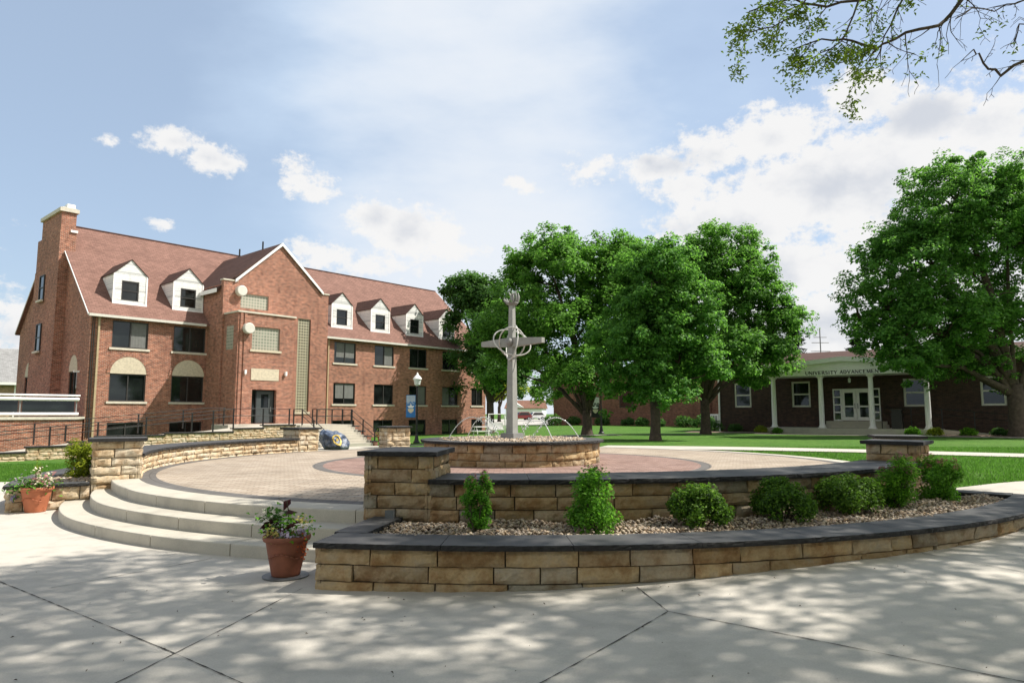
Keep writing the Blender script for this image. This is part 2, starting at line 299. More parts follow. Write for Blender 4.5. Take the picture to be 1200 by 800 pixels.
class MB:
    def __init__(s): s.v = []; s.f = []; s.m = []; s.uv = []
    def add(s, vs, fs, m=0, uvs=None):
        b = len(s.v); s.v += [tuple(p) for p in vs]; s.f += [tuple(i+b for i in f) for f in fs]; s.m += [m]*len(fs)
        return s
    def quad(s, a, b, c, d, m=0): return s.add([a, b, c, d], [(0, 1, 2, 3)], m)
    def box(s, x0, x1, y0, y1, z0, z1, m=0):
        return s.add([(x0, y0, z0), (x1, y0, z0), (x1, y1, z0), (x0, y1, z0), (x0, y0, z1), (x1, y0, z1), (x1, y1, z1), (x0, y1, z1)],
                     [(0, 3, 2, 1), (4, 5, 6, 7), (0, 1, 5, 4), (1, 2, 6, 5), (2, 3, 7, 6), (3, 0, 4, 7)], m)
    def prism(s, poly, a, b, axis='y', m=0):        # polygon in the two other axes, extruded a..b along axis
        n = len(poly)
        f = {'y': lambda p, q: (p[0], q, p[1]), 'x': lambda p, q: (q, p[0], p[1]), 'z': lambda p, q: (p[0], p[1], q)}[axis]
        vs = [f(p, a) for p in poly] + [f(p, b) for p in poly]
        return s.add(vs, [tuple(range(n)), tuple(range(2*n-1, n-1, -1))] + [(i, n+i, n+(i+1) % n, (i+1) % n) for i in range(n)], m)
    def tube(s, pts, rad, n=8, m=0, cap=True, closed=False):
        pts = [Vector(p) for p in pts]; k = len(pts)
        rad = rad if isinstance(rad, (list, tuple)) else [rad]*k
        vs = []; prev = None
        for i, p in enumerate(pts):
            if closed: d = pts[(i+1) % k] - pts[i-1]
            else: d = pts[min(i+1, k-1)] - pts[max(i-1, 0)]
            d = d.normalized() if d.length > 1e-9 else Vector((0, 0, 1))
            if prev is None: x = d.orthogonal().normalized()
            else:
                x = prev - d*prev.dot(d); x = x.normalized() if x.length > 1e-6 else d.orthogonal().normalized()
            prev = x; y = d.cross(x)
            vs += [p + (x*math.cos(2*math.pi*j/n) + y*math.sin(2*math.pi*j/n))*rad[i] for j in range(n)]
        fs = []
        for i in range(k if closed else k-1):
            a, b = i*n, ((i+1) % k)*n
            fs += [(a+j, a+(j+1) % n, b+(j+1) % n, b+j) for j in range(n)]
        if cap and not closed: fs += [tuple(range(n-1, -1, -1)), tuple((k-1)*n+j for j in range(n))]
        return s.add(vs, fs, m)
    def lathe(s, prof, c=(0, 0, 0), n=32, m=0):
        vs = [(c[0]+r*math.cos(2*math.pi*j/n), c[1]+r*math.sin(2*math.pi*j/n), c[2]+z) for r, z in prof for j in range(n)]
        fs = [(i*n+j, i*n+(j+1) % n, (i+1)*n+(j+1) % n, (i+1)*n+j) for i in range(len(prof)-1) for j in range(n)]
        return s.add(vs, fs, m)
    def ball(s, c, r, m=0, nu=14, nv=9, sq=(1, 1, 1)):
        vs = [(c[0]+r*sq[0]*math.sin(math.pi*i/nv)*math.cos(2*math.pi*j/nu), c[1]+r*sq[1]*math.sin(math.pi*i/nv)*math.sin(2*math.pi*j/nu), c[2]-r*sq[2]*math.cos(math.pi*i/nv)) for i in range(nv+1) for j in range(nu)]
        return s.add(vs, [(i*nu+j, i*nu+(j+1) % nu, (i+1)*nu+(j+1) % nu, (i+1)*nu+j) for i in range(nv) for j in range(nu)], m)
    def wall(s, y, x0, x1, z0, z1, holes, depth=.14, m=0, mr=None):   # wall in the plane y facing -y, with openings and reveals
        xs = sorted({x0, x1, *[h[0] for h in holes], *[h[1] for h in holes]}); zs = sorted({z0, z1, *[h[2] for h in holes], *[h[3] for h in holes]})
        for i in range(len(xs)-1):
            for j in range(len(zs)-1):
                cx, cz = (xs[i]+xs[i+1])/2, (zs[j]+zs[j+1])/2
                if not any(h[0] < cx < h[1] and h[2] < cz < h[3] for h in holes):
                    s.quad((xs[i], y, zs[j]), (xs[i+1], y, zs[j]), (xs[i+1], y, zs[j+1]), (xs[i], y, zs[j+1]), m)
        for (a, b, c, d) in holes:
            e = y+depth
            s.quad((a, y, c), (a, y, d), (a, e, d), (a, e, c), m); s.quad((b, y, d), (b, y, c), (b, e, c), (b, e, d), m)
            s.quad((a, y, d), (b, y, d), (b, e, d), (a, e, d), m); s.quad((b, y, c), (a, y, c), (a, e, c), (b, e, c), m)
        return s
    def xf(s, fn): s.v = [tuple(fn(Vector(p))) for p in s.v]; return s
    def build(s, name, mats, parent=None, smooth=False, uv=True):
        me = bpy.data.meshes.new(name); me.from_pydata(s.v, [], s.f)
        if len(set(s.m)) > 1: me.polygons.foreach_set('material_index', np.array(s.m, dtype=np.int32))
        me.update()
        if uv and not me.uv_layers: auto_uv(me)
        return mesh_obj(name, me, mats, parent, smooth)
def np_mesh(name, V, F, mats, parent=None, smooth=False, uv=None):
    me = bpy.data.meshes.new(name); F = np.asarray(F, dtype=np.int32); k = F.shape[1]
    me.vertices.add(len(V)); me.vertices.foreach_set('co', np.asarray(V, dtype=np.float32).ravel())
    me.loops.add(F.size); me.loops.foreach_set('vertex_index', F.ravel())
    me.polygons.add(len(F)); me.polygons.foreach_set('loop_start', np.arange(0, F.size, k, dtype=np.int32))
    me.update(calc_edges=True)
    if uv is not None: me.uv_layers.new(name='UVMap').data.foreach_set('uv', np.asarray(uv, dtype=np.float32)[F.ravel()].ravel())
    return mesh_obj(name, me, mats, parent, smooth)
def leaves(name, P, Nrm, size, mat, parent=None, aspect=.75, fold=.18, rng=RNG):
    P = np.asarray(P, float); n = len(P); size = np.broadcast_to(np.asarray(size, float), (n,))[:, None]
    Nn = Nrm/np.maximum(np.linalg.norm(Nrm, axis=1, keepdims=True), 1e-6)
    r = rng.normal(size=(n, 3)); a = np.cross(Nn, r); a /= np.maximum(np.linalg.norm(a, axis=1, keepdims=True), 1e-6); b = np.cross(Nn, a)
    up = Nn*fold*size
    V = np.stack([P-a*size*.5, P+b*size*aspect*.5+up, P+a*size*.5-up*.6, P-b*size*aspect*.5+up], 1).reshape(-1, 3)
    i = np.arange(n)*4
    F = np.concatenate([np.stack([i, i+2, i+1], 1), np.stack([i, i+3, i+2], 1)], 0)
    return np_mesh(name, V, F, mat, parent)

# ------------------------------------------------------------------ ground heights
HP = np.array([(0,3,0),(0,0,0),(0,-8,0),(-5,6,0),(-8,10.8,0),(-9,15,0),(-12,17,0),(-21,29,-.42),(-14,30,-.34),(-7,38,-.26),(-10,36.5,-.26),(-5.8,42,-.2),(-25,39,-.5),(-17,47,-.4),(-5,65,-.2),
  (-5.6,25,.34),(0,27,.36),(4,39,.35),(6.5,31.7,.35),(12,42,.33),(26,36,.33),(18,43,.28),(8,12,.38),(10,12,.42),(7.3,9.6,.31),(8.3,11.4,.42),(8.7,13,.43),(9.6,12.4,.43),(8.2,15.5,.43),(3,4,.12),(1.65,6,.09),(4.5,6.3,.18),(3.1,6.7,.16),(-1.6,6.4,0),(-3,7.6,0),(-5,8.9,0),(0,6.1,.02),
  (8.5,8,.34),(7,5,.27),(12,19,.42),(8,25,.42),(14,12,.44),(5,70,.3),(20,66,.3),(4,110,.15),(-30,20,-.35),(-12,12,0),(-16,22,-.2),(0,200,.1),(60,40,.3),(-60,60,-.5),(-60,-20,0),(60,-20,.4),(10,-4,.3),(-10,-4,0)], float)
def _phi(r): return np.sqrt(r*r+2.0)
_A = _phi(np.linalg.norm(HP[:, None, :2]-HP[None, :, :2], axis=2)) + np.eye(len(HP))*.02
_W = np.linalg.solve(np.block([[_A, np.ones((len(HP), 1))], [np.ones((1, len(HP))), np.zeros((1, 1))]]), np.append(HP[:, 2], 0))
def Hn(X, Y):
    X = np.asarray(X, float); Y = np.asarray(Y, float); sh = X.shape; P = np.stack([X.ravel(), Y.ravel()], 1); out = np.empty(len(P))
    for i in range(0, len(P), 20000):
        q = P[i:i+20000]; out[i:i+20000] = _phi(np.linalg.norm(q[:, None]-HP[None, :, :2], axis=2)) @ _W[:-1] + _W[-1]
    d = np.hypot(P[:, 0], P[:, 1]-30); k = np.clip((d-90)/120, 0, 1); out = out*(1-k) + .1*k
    return np.clip(out, -.9, .9).reshape(sh)
def H(x, y): return float(Hn(np.array([x]), np.array([y]))[0])
CY = 16.3                                  # centre of the round plaza
def pol(r, a, z=0.): a = R(a); return Vector((r*math.cos(a), CY + r*math.sin(a), z))

def yline(x):                              # where the pavement meets the lawn
    return float(np.interp(x, [-60, -9, -7.5, 6.6, 7.4, 60], [16.15, 16.15, 14., 14., 11.85, 11.85]))
def build_ground():
    g = np.sign(np.linspace(-1, 1, 241))*np.abs(np.linspace(-1, 1, 241))**2.6
    xs = g*900; ys = 18 + g*1200
    X, Y = np.meshgrid(xs, ys, indexing='ij'); Z = Hn(X, Y)
    yl = np.interp(X, [-60, -9, -7.5, 6.6, 7.4, 60], [16.15, 16.15, 14., 14., 11.85, 11.85])
    Z = np.where(Y < yl+.2, Z-.10, Z); Z = np.where(np.hypot(X, Y-CY) < 8.75, np.minimum(Z, 0)-.25, Z)
    n = len(xs); idx = np.arange(n*n).reshape(n, n)
    F = np.stack([idx[:-1, :-1].ravel(), idx[1:, :-1].ravel(), idx[1:, 1:].ravel(), idx[:-1, 1:].ravel()], 1)
    o = np_mesh('ground', np.stack([X.ravel(), Y.ravel(), Z.ravel()], 1), F, 'grass', smooth=True); o['kind'] = 'structure'
    # lower pavement
    cx = np.linspace(-45, 45, 241); t = np.linspace(0, 1, 61); yl = np.array([yline(x) for x in cx])
    X = np.repeat(cx[:, None], 61, 1); Y = -12 + (yl[:, None]+12)*t[None]; Z = Hn(X, Y)+.012
    idx = np.arange(241*61).reshape(241, 61)
    F = np.stack([idx[:-1, :-1].ravel(), idx[1:, :-1].ravel(), idx[1:, 1:].ravel(), idx[:-1, 1:].ravel()], 1)
    o = np_mesh('pavement', np.stack([X.ravel(), Y.ravel(), Z.ravel()], 1), F, 'concrete', smooth=True); o['kind'] = 'structure'
    mb = MB()
    def strip(mb, pts, w, dz, step=.12, jit=.0):
        for a, b in zip(pts[:-1], pts[1:]):
            a = Vector(a).to_2d(); b = Vector(b).to_2d(); n = max(2, int((b-a).length/step)); d = (b-a).normalized(); q = Vector((-d.y, d.x)); prev = None
            for i in range(n+1):
                p = a + (b-a)*i/n; ww = w*(1+random.uniform(-jit, jit)); o = q*random.uniform(-jit, jit)*w*.6
                l, r = p+o+q*ww, p+o-q*ww; cur = ((l.x, l.y, H(l.x, l.y)+dz), (r.x, r.y, H(r.x, r.y)+dz))
                if prev: mb.quad(prev[0], prev[1], cur[1], cur[0])
                prev = cur
    for pts in ([(-9.5, 9.6), (-4.85, 6.67), (-2.26, 4.77), (-1.6, 4.26), (.8, 2.4)], [(-1.91, 6.45), (-2.26, 4.77), (-2.6, 3.2)], [(-4.22, 6.45), (-3.3, 7.72)],
                [(1.1, 6.2), (1.21, 5.48), (2.83, 3.94), (4.6, 2.2)], [(1.21, 5.48), (.2, 4.24), (-1.2, 2.5)], [(4.15, 7.1), (4.56, 6.26), (8, 2.5)], [(-9.5, 9.6), (-14, 16)]):
        strip(mb, pts, .0036, .017, .06, .75)
    o = mb.build('pavement_joints', 'joint'); o['kind'] = 'structure'
    # walks across the lawns
    for nm, poly in (('lawn_walk', [(3.5, 24.1), (5.6, 22.4), (10.3, 20.6), (14.2, 17.9), (40, 2.5), (41, 5.2), (14.6, 20.3), (10.6, 22.6), (6.2, 24.4)]), ):
        pass
    def walk(name, c, w, mat='concrete', step=.6):
        mb = MB(); pts = []
        for a, b in zip(c[:-1], c[1:]):
            a = Vector(a); b = Vector(b); n = max(1, int((b-a).length/step)); pts += [a+(b-a)*i/n for i in range(n)]
        pts.append(Vector(c[-1])); prev = None
        for i, p in enumerate(pts):
            d = (pts[min(i+1, len(pts)-1)]-pts[max(i-1, 0)]).normalized(); q = Vector((-d.y, d.x)); cur = []
            for k in range(-2, 3):
                e = p+q*w*k/4; cur.append((e.x, e.y, H(e.x, e.y)+.03))
            if prev:
                for k in range(4): mb.quad(prev[k], cur[k], cur[k+1], prev[k+1])
            prev = cur
        o = mb.build(name, mat); o['kind'] = 'structure'
    walk('lawn_walk', [(3.2, 24.6), (6, 23.5), (10.5, 21.5), (14.2, 18.9), (24, 12.2), (45, -2)], 1.9)
    walk('stair_walk', [(-13.5, 36.2), (-9, 37.2), (-5, 37.6), (6, 39.2)], 1.9)
    walk('building_walk', [(15.5, 43.6), (22, 38.4), (30, 31.9)], 1.2)
    mb = MB(); 
    for i in range(20):
        for j in range(10):
            q = [(-14+i*1.6, 83+j*8.6), (-14+(i+1)*1.6, 83+j*8.6), (-14+(i+1)*1.6, 83+(j+1)*8.6), (-14+i*1.6, 83+(j+1)*8.6)]
            mb.quad(*[(x, y, H(x, y)+.05) for x, y in q])
    o = mb.build('parking_lot', 'asphalt_lot'); o['kind'] = 'structure'
build_ground()

def ring(name, r0, r1, z, mat, a0=0., a1=360., n=180, cart=False, parent=None):
    A = np.radians(np.linspace(a0, a1, n+1)); V = []; U = []
    rs = np.linspace(r0, r1, 2 if r1-r0 < 1 else 6)
    for r in rs:
        V.append(np.stack([r*np.cos(A), CY+r*np.sin(A), np.full(n+1, z)], 1)); U.append(np.stack([A*(r0+r1)/2, np.full(n+1, r)], 1) if not cart else V[-1][:, :2])
    V = np.concatenate(V); U = np.concatenate(U); m = n+1; F = []
    for k in range(len(rs)-1):
        i = np.arange(n)+k*m; F.append(np.stack([i, i+m, i+m+1, i+1], 1))
    F = np.concatenate(F)[:, ::-1]
    o = np_mesh(name, V, F, mat, parent, uv=U); o['kind'] = 'structure'; return o
PZ = .45
def build_plaza():
    mb = MB(); mb.lathe([(8.16, -.5), (8.16, PZ-.012), (8.148, PZ), (0, PZ)], (0, CY, 0), 220)
    o = mb.build('plaza_slab', 'step_concrete'); o['kind'] = 'structure'
    ring('paving', 4.52, 7.45, PZ+.004, 'paver_tan', cart=True); ring('paving_border', 7.45, 7.73, PZ+.005, 'paver_grey')
    ring('inner_paving_border', 4.30, 4.52, PZ+.005, 'paver_grey'); ring('inner_paving', .02, 4.30, PZ+.004, 'paver_red', cart=True)
    for a0, a1, nm in ((120, 141, 'stair_apron'),):
        ring(nm, 8.1, 9.6, PZ-.004, 'step_concrete', a0, a1, 24)
    # curved steps
    root = thing('curved_steps', 'three broad curved concrete steps rising to the round brick plaza', 'steps', pol(9, 235, 0))
    for (ro, z0, z1) in ((9.03, -.3, .15), (8.62, .1, .30), (8.20, .25, PZ+.001)):
        mb = MB(); n = 150; a0, a1 = 203.0, 262.; ri = 7.74 if z1 > .4 else ro-.9
        prof = [(ro, z0), (ro, z1-.014), (ro-.005, z1-.004), (ro-.014, z1), (ri, z1)]
        if z1 > .4: prof[-1] = (7.735, z1+.003)
        vs = []
        jt = [206+8.2*i+(1-z1)*3 for i in range(8)]; ang = sorted(set([a0+(a1-a0)*i/n for i in range(n+1)] + [j+e for j in jt for e in (-.045, -.03, .03, .045) if a0 < j < a1])); n = len(ang)-1
        for a in ang:
            joint = any(abs(a-j) < .035 for j in jt)
            sh = .34*max(0., (228-a)/22)**1.5
            for (r, z) in prof: vs.append(pol(max(7.735, r-sh) - (.02 if joint and r > ro-.02 else 0), a, z-(.012 if joint and z > z1-.003 else 0))-root.location)
        k = len(prof); mb.add(vs, [(i*k+j, (i+1)*k+j, (i+1)*k+j+1, i*k+j+1) for i in range(n) for j in range(k-1)])
        mb.build('step', 'step_concrete', root)
build_plaza()

# ------------------------------------------------------------------ rough stone masonry
def vnoise(p, s=1.): return noise.fractal(Vector(p)*s, .9, 2., 3)
def stones(mb, fn, L, z0, z1, ch, rng, lmin=.3, lmax=.75, rough=.015, gap=.0065, vary=.0, res=.045, seedo=0.):
    """courses of rough blocks on the surface fn(u, z, out); each block its own island"""
    z = z0; row = 0
    while z < z1-.02:
        h = min(ch*(1+rng.uniform(-vary, vary)), z1-z)
        if z1-(z+h) < ch*.45: h = z1-z
        u = -rng.uniform(0, .3) if row else 0.
        first = True
        while u < L-.01:
            l = rng.uniform(lmin, lmax); a = max(0, u); b = min(L, u+l)
            if L-b < lmin*.5: b = L
            u = b
            if b-a < .03: continue
            nu = max(3, int((b-a)/res)); nv = max(3, int(h/(res*.75))); pr = rng.uniform(-.012, .014); sd = rng.uniform(0, 90)+seedo; tilt = rng.uniform(-.012, .012)
            vs = []
            for i in range(-1, nu+2):
                for j in range(-1, nv+2):
                    ii = min(max(i, 0), nu); jj = min(max(j, 0), nv)
                    wob = .004*math.sin(ii*1.7+sd)
                    uu = a+gap+(b-a-2*gap)*ii/nu; zz = z+gap*.8+wob*(0 < jj < nv)+(h-1.6*gap)*jj/nv
                    ed = min(ii/nu, 1-ii/nu)*(b-a); ez = min(jj/nv, 1-jj/nv)*h; e = min(ed, ez)
                    d = pr + tilt*(jj/nv-.5) - .02*math.exp(-(e/.014)**1.2) + rough*vnoise((uu*6+sd, zz*9, sd))*1.6
                    if i in (-1, nu+1) or j in (-1, nv+1): d = -.09
                    vs.append(fn(uu, zz, d))
            k = nv+3; mb.add(vs, [(i*k+j, (i+1)*k+j, (i+1)*k+j+1, i*k+j+1) for i in range(nu+2) for j in range(nv+2)], 0)
        z += h; row += 1
def back(mb, fn, L, z0, z1, n):
    vs = [fn(L*i/n, z, -.058) for i in range(n+1) for z in (z0, z1)]
    mb.add(vs, [(2*i, 2*i+2, 2*i+3, 2*i+1) for i in range(n)], 1)
def arc_fn(r, a0, sgn, org, face=1):           # u runs along the arc from angle a0; sgn = direction of u; face +1 outward
    return lambda u, z, d: pol(r+face*d, a0+sgn*math.degrees(u/r), z)-org
def lin_fn(p, q, org):                          # straight face from p to q, out to the right-hand side of p->q
    p = Vector(p).to_2d(); q = Vector(q).to_2d(); t = (q-p).normalized(); o = Vector((t.y, -t.x))
    return lambda u, z, d: Vector((*(p+t*u+o*d), z))-org
def coping(mb, ring_fn, L, w, z0, z1, rng, seg=1.2, res=.045, rough=.010, ends=True, both=True):
    """slab with rock-faced long edges: ring_fn(u, across 0..w, z)"""
    n = max(1, round(L/seg))
    for k in range(n):
        a, b = L*k/n+.003, L*(k+1)/n-.003; m = max(3, int((b-a)/res)); prof = []
        h = z1-z0; sd = rng.uniform(0, 50)
        rows = [(0, z0, 0), (0, z0+h*.35, 1), (0, z0+h*.7, 1), (0, z1, .4), (.03, z1, 0), (w-.03, z1, 0), (w, z1, -.4), (w, z0+h*.7, -1), (w, z0+h*.35, -1), (w, z0, 0)]
        vs = []
        for i in range(m+1):
            u = a+(b-a)*i/m
            for (c, z, e) in rows:
                dd = e*(.006+rough*vnoise((u*24+sd, z*40, e*3+c))*1.7); zz = z + (0 if e == 0 else .003*vnoise((u*22, c*2+sd, z*20)))
                vs.append(ring_fn(u, c-dd, zz))
        q = len(rows)
        for jj, mi in (((3, 4, 5, 9), 0), ((0, 1, 2, 6, 7, 8), 1)): mb.add(vs, [(i*q+j, (i+1)*q+j, (i+1)*q+(j+1) % q, i*q+(j+1) % q) for i in range(m) for j in jj], mi)
        mb.add([vs[j] for j in range(q)], [tuple(range(q))], 1); mb.add([vs[m*q+j] for j in range(q)], [tuple(range(q-1, -1, -1))], 1)
def arc_wall(name, label, cat, a0, a1, r0, r1, z0, z1, cap_t, overhang, rng, ch=.148, faces=('out', 'in'), ends=(True, True), capped=True, lr=(.3, .75), vary=.06, rough=.015, group=None, smat='stone'):
    """curved wall between angles a0<a1 (degrees), faces at r0<r1"""
    am = (a0+a1)/2; org = pol((r0+r1)/2, am, 0); root = thing(name, label, cat, org, 0, group); mb = MB()
    zt = z1-cap_t
    if 'out' in faces:
        L = R(a1-a0)*r1; f = arc_fn(r1, a0, 1, org); stones(mb, f, L, z0, zt, ch, rng, *lr, rough=rough, vary=vary); back(mb, f, L, z0, zt, max(6, int(L/.3)))
    if 'in' in faces:
        L = R(a1-a0)*r0; f = arc_fn(r0, a1, -1, org, -1); stones(mb, f, L, z0, zt, ch, rng, *lr, rough=rough, vary=vary); back(mb, f, L, z0, zt, max(6, int(L/.3)))
    if ends[0]:
        f = lin_fn(pol(r0, a0), pol(r1, a0), org); stones(mb, f, r1-r0, z0, zt, ch, rng, *lr, rough=rough, vary=vary); back(mb, f, r1-r0, z0, zt, 3)
    if ends[1]:
        f = lin_fn(pol(r1, a1), pol(r0, a1), org); stones(mb, f, r1-r0, z0, zt, ch, rng, *lr, rough=rough, vary=vary); back(mb, f, r1-r0, z0, zt, 3)
    mb.build('stonework', [smat, 'mortar_dark'], root)
    if capped:
        c = MB(); ea = math.degrees(overhang/r1); b0, b1 = a0-(ea if ends[0] else 0), a1+(ea if ends[1] else 0)
        ro, ri = r1+overhang, r0-overhang; L = R(b1-b0)*ro
        coping(c, lambda u, w, z: pol(ro-w, b0+math.degrees(u/ro), z)-org, L, ro-ri, zt, z1, rng)
        c.build('coping', ['slate', 'slate_edge'], root)
    return root, org
rng = random.Random(11)

# front planter: outer wall, bed of river pebbles, seat wall and pillars
PILL = 1.165
G_P = 'stone pillars round the plaza'
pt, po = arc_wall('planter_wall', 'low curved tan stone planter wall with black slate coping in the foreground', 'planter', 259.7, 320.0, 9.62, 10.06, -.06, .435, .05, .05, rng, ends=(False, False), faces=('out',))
mb = MB()
for (a, d) in ((259.7, 0), (320., 1)):
    f = lin_fn(pol(8.5, a), pol(10.06, a), po) if not d else lin_fn(pol(10.06, a), pol(8.5, a), po)
    stones(mb, f, 1.56, -.06, .385, .148, rng); back(mb, f, 1.56, -.06, .385, 5)
mb.build('end_wall', ['stone', 'mortar_dark'], pt)
c = MB()
for a, s0 in ((259.45, 0), (320.25, -1)):
    f = (lambda u, w, z: pol(9.56-u, a, 0).xyz*0 + pol(9.56-u, a, 0) + Vector((-math.sin(R(a)), math.cos(R(a)), 0))*(w+s0*.33) + Vector((0, 0, z)) - po)
    coping(c, f, 1.04, .33, .386, .437, rng, 1.1)
c.build('end_coping', ['slate', 'slate_edge'], pt)
# back lip of the bed
mb = MB(); n = 60
vs = [pol(r, 259.8+60*i/n, .31+.03*math.sin(i*1.3+r*7))-po for i in range(n+1) for r in (8.4, 8.9, 9.3, 9.66)]
mb.add(vs, [(i*4+j, i*4+j+1, i*4+j+5, i*4+j+4) for i in range(n) for j in range(3)]); mb.build('bed_soil', 'soil', pt)

def pebbles(name, pts, r0, r1, sub, seed):
    g = np.random.default_rng(seed); bm = bmesh.new(); bmesh.ops.create_icosphere(bm, subdivisions=sub, radius=1)
    V0 = np.array([v.co[:] for v in bm.verts]); F0 = np.array([[v.index for v in f.verts] for f in bm.faces]); bm.free()
    n = len(pts); s = g.uniform(r0, r1, n)[:, None, None]*g.uniform(.6, 1.15, (n, 1, 3))
    s[:, :, 2] *= .72; V = V0[None]*(1+g.normal(0, .07, (n, len(V0), 1)))*s
    th = g.uniform(0, 6.28, n); c, q = np.cos(th)[:, None], np.sin(th)[:, None]; ti = g.normal(0, .35, n)[:, None]
    X, Y, Z = V[..., 0]*c-V[..., 1]*q, V[..., 0]*q+V[..., 1]*c, V[..., 2]; Z = Z+X*ti
    V = np.stack([X, Y, Z], 2)+pts[:, None]
    F = F0[None]+(np.arange(n)*len(V0))[:, None, None]
    return np_mesh(name, V.reshape(-1, 3), F.reshape(-1, 3), 'pebble', smooth=True)
n = 18000; g = np.random.default_rng(3); rr = g.uniform(8.5, 9.62, n); aa = np.radians(g.uniform(260.3, 319.6, n))
zz = .352+g.uniform(-.01, .05, n)+.03*np.sin(aa*31)*np.sin(rr*9)
tag(pebbles('bed_gravel', np.stack([rr*np.cos(aa), CY+rr*np.sin(aa), zz], 1), .011, .029, 1, 4), 'tan and brown river pebbles filling the front planter bed', 'gravel', kind='stuff')

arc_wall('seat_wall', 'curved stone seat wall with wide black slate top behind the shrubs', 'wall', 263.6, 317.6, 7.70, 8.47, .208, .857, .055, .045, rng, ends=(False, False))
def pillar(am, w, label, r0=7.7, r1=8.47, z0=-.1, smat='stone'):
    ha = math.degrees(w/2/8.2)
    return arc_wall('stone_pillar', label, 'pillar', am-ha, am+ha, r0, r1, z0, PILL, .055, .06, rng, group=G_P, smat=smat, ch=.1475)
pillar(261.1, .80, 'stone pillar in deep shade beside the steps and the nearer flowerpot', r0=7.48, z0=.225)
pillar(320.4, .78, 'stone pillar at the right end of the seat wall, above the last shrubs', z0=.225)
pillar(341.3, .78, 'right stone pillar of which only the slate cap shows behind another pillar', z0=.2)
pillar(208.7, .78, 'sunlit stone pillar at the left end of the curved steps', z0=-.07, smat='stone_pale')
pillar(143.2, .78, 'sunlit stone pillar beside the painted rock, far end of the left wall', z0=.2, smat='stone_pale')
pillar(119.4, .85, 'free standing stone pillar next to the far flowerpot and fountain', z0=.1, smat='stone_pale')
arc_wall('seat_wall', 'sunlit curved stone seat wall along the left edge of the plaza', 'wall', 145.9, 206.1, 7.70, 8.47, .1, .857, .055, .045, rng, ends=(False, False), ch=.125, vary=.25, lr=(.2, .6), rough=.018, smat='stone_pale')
# left planter
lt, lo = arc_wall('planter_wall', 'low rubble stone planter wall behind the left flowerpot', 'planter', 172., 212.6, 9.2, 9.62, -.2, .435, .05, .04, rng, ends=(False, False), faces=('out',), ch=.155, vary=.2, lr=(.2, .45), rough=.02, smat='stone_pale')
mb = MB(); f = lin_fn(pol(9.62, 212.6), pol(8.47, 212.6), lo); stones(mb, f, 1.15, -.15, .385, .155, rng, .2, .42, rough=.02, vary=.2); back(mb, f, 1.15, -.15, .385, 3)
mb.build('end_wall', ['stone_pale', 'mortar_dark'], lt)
c = MB(); f = (lambda u, w, z: pol(9.18-u, 212.9, 0) + Vector((math.sin(R(212.9)), -math.cos(R(212.9)), 0))*(w-.0) + Vector((0, 0, z)) - lo); coping(c, f, .7, .36, .386, .437, rng, .8); c.build('end_coping', ['slate', 'slate_edge'], lt)
mb = MB(); vs = [pol(r, 172+38*i/30, .34)-lo for i in range(31) for r in (8.4, 9.3)]; mb.add(vs, [(i*2, i*2+1, i*2+3, i*2+2) for i in range(30)]); mb.build('bed_soil', 'mulch', lt)
n = 1600; g = np.random.default_rng(31); rr = g.uniform(8.5, 9.2, n); aa = np.radians(g.uniform(196, 211, n))
tag(pebbles('bed_gravel', np.stack([rr*np.cos(aa), CY+rr*np.sin(aa), .36+g.uniform(-.01, .05, n)], 1), .02, .05, 2, 41), 'pale pebbles in the small planter left of the steps', 'gravel', kind='stuff')
# little electrical box at the pillar
t = thing('electrical_box', 'small grey electrical box on the pebbles against the shaded pillar', 'electrical box', (-1.36, 7.80, .35), R(-8))
MB().box(-.045, .045, -.035, .035, .0, .17).build('box', 'grey_plastic', t); MB().box(-.05, .05, -.043, -.036, .05, .175).build('cover', 'grey_plastic', t); MB().tube([(.03, 0, -.05), (.03, 0, .05)], .012).build('conduit', 'grey_plastic', t)

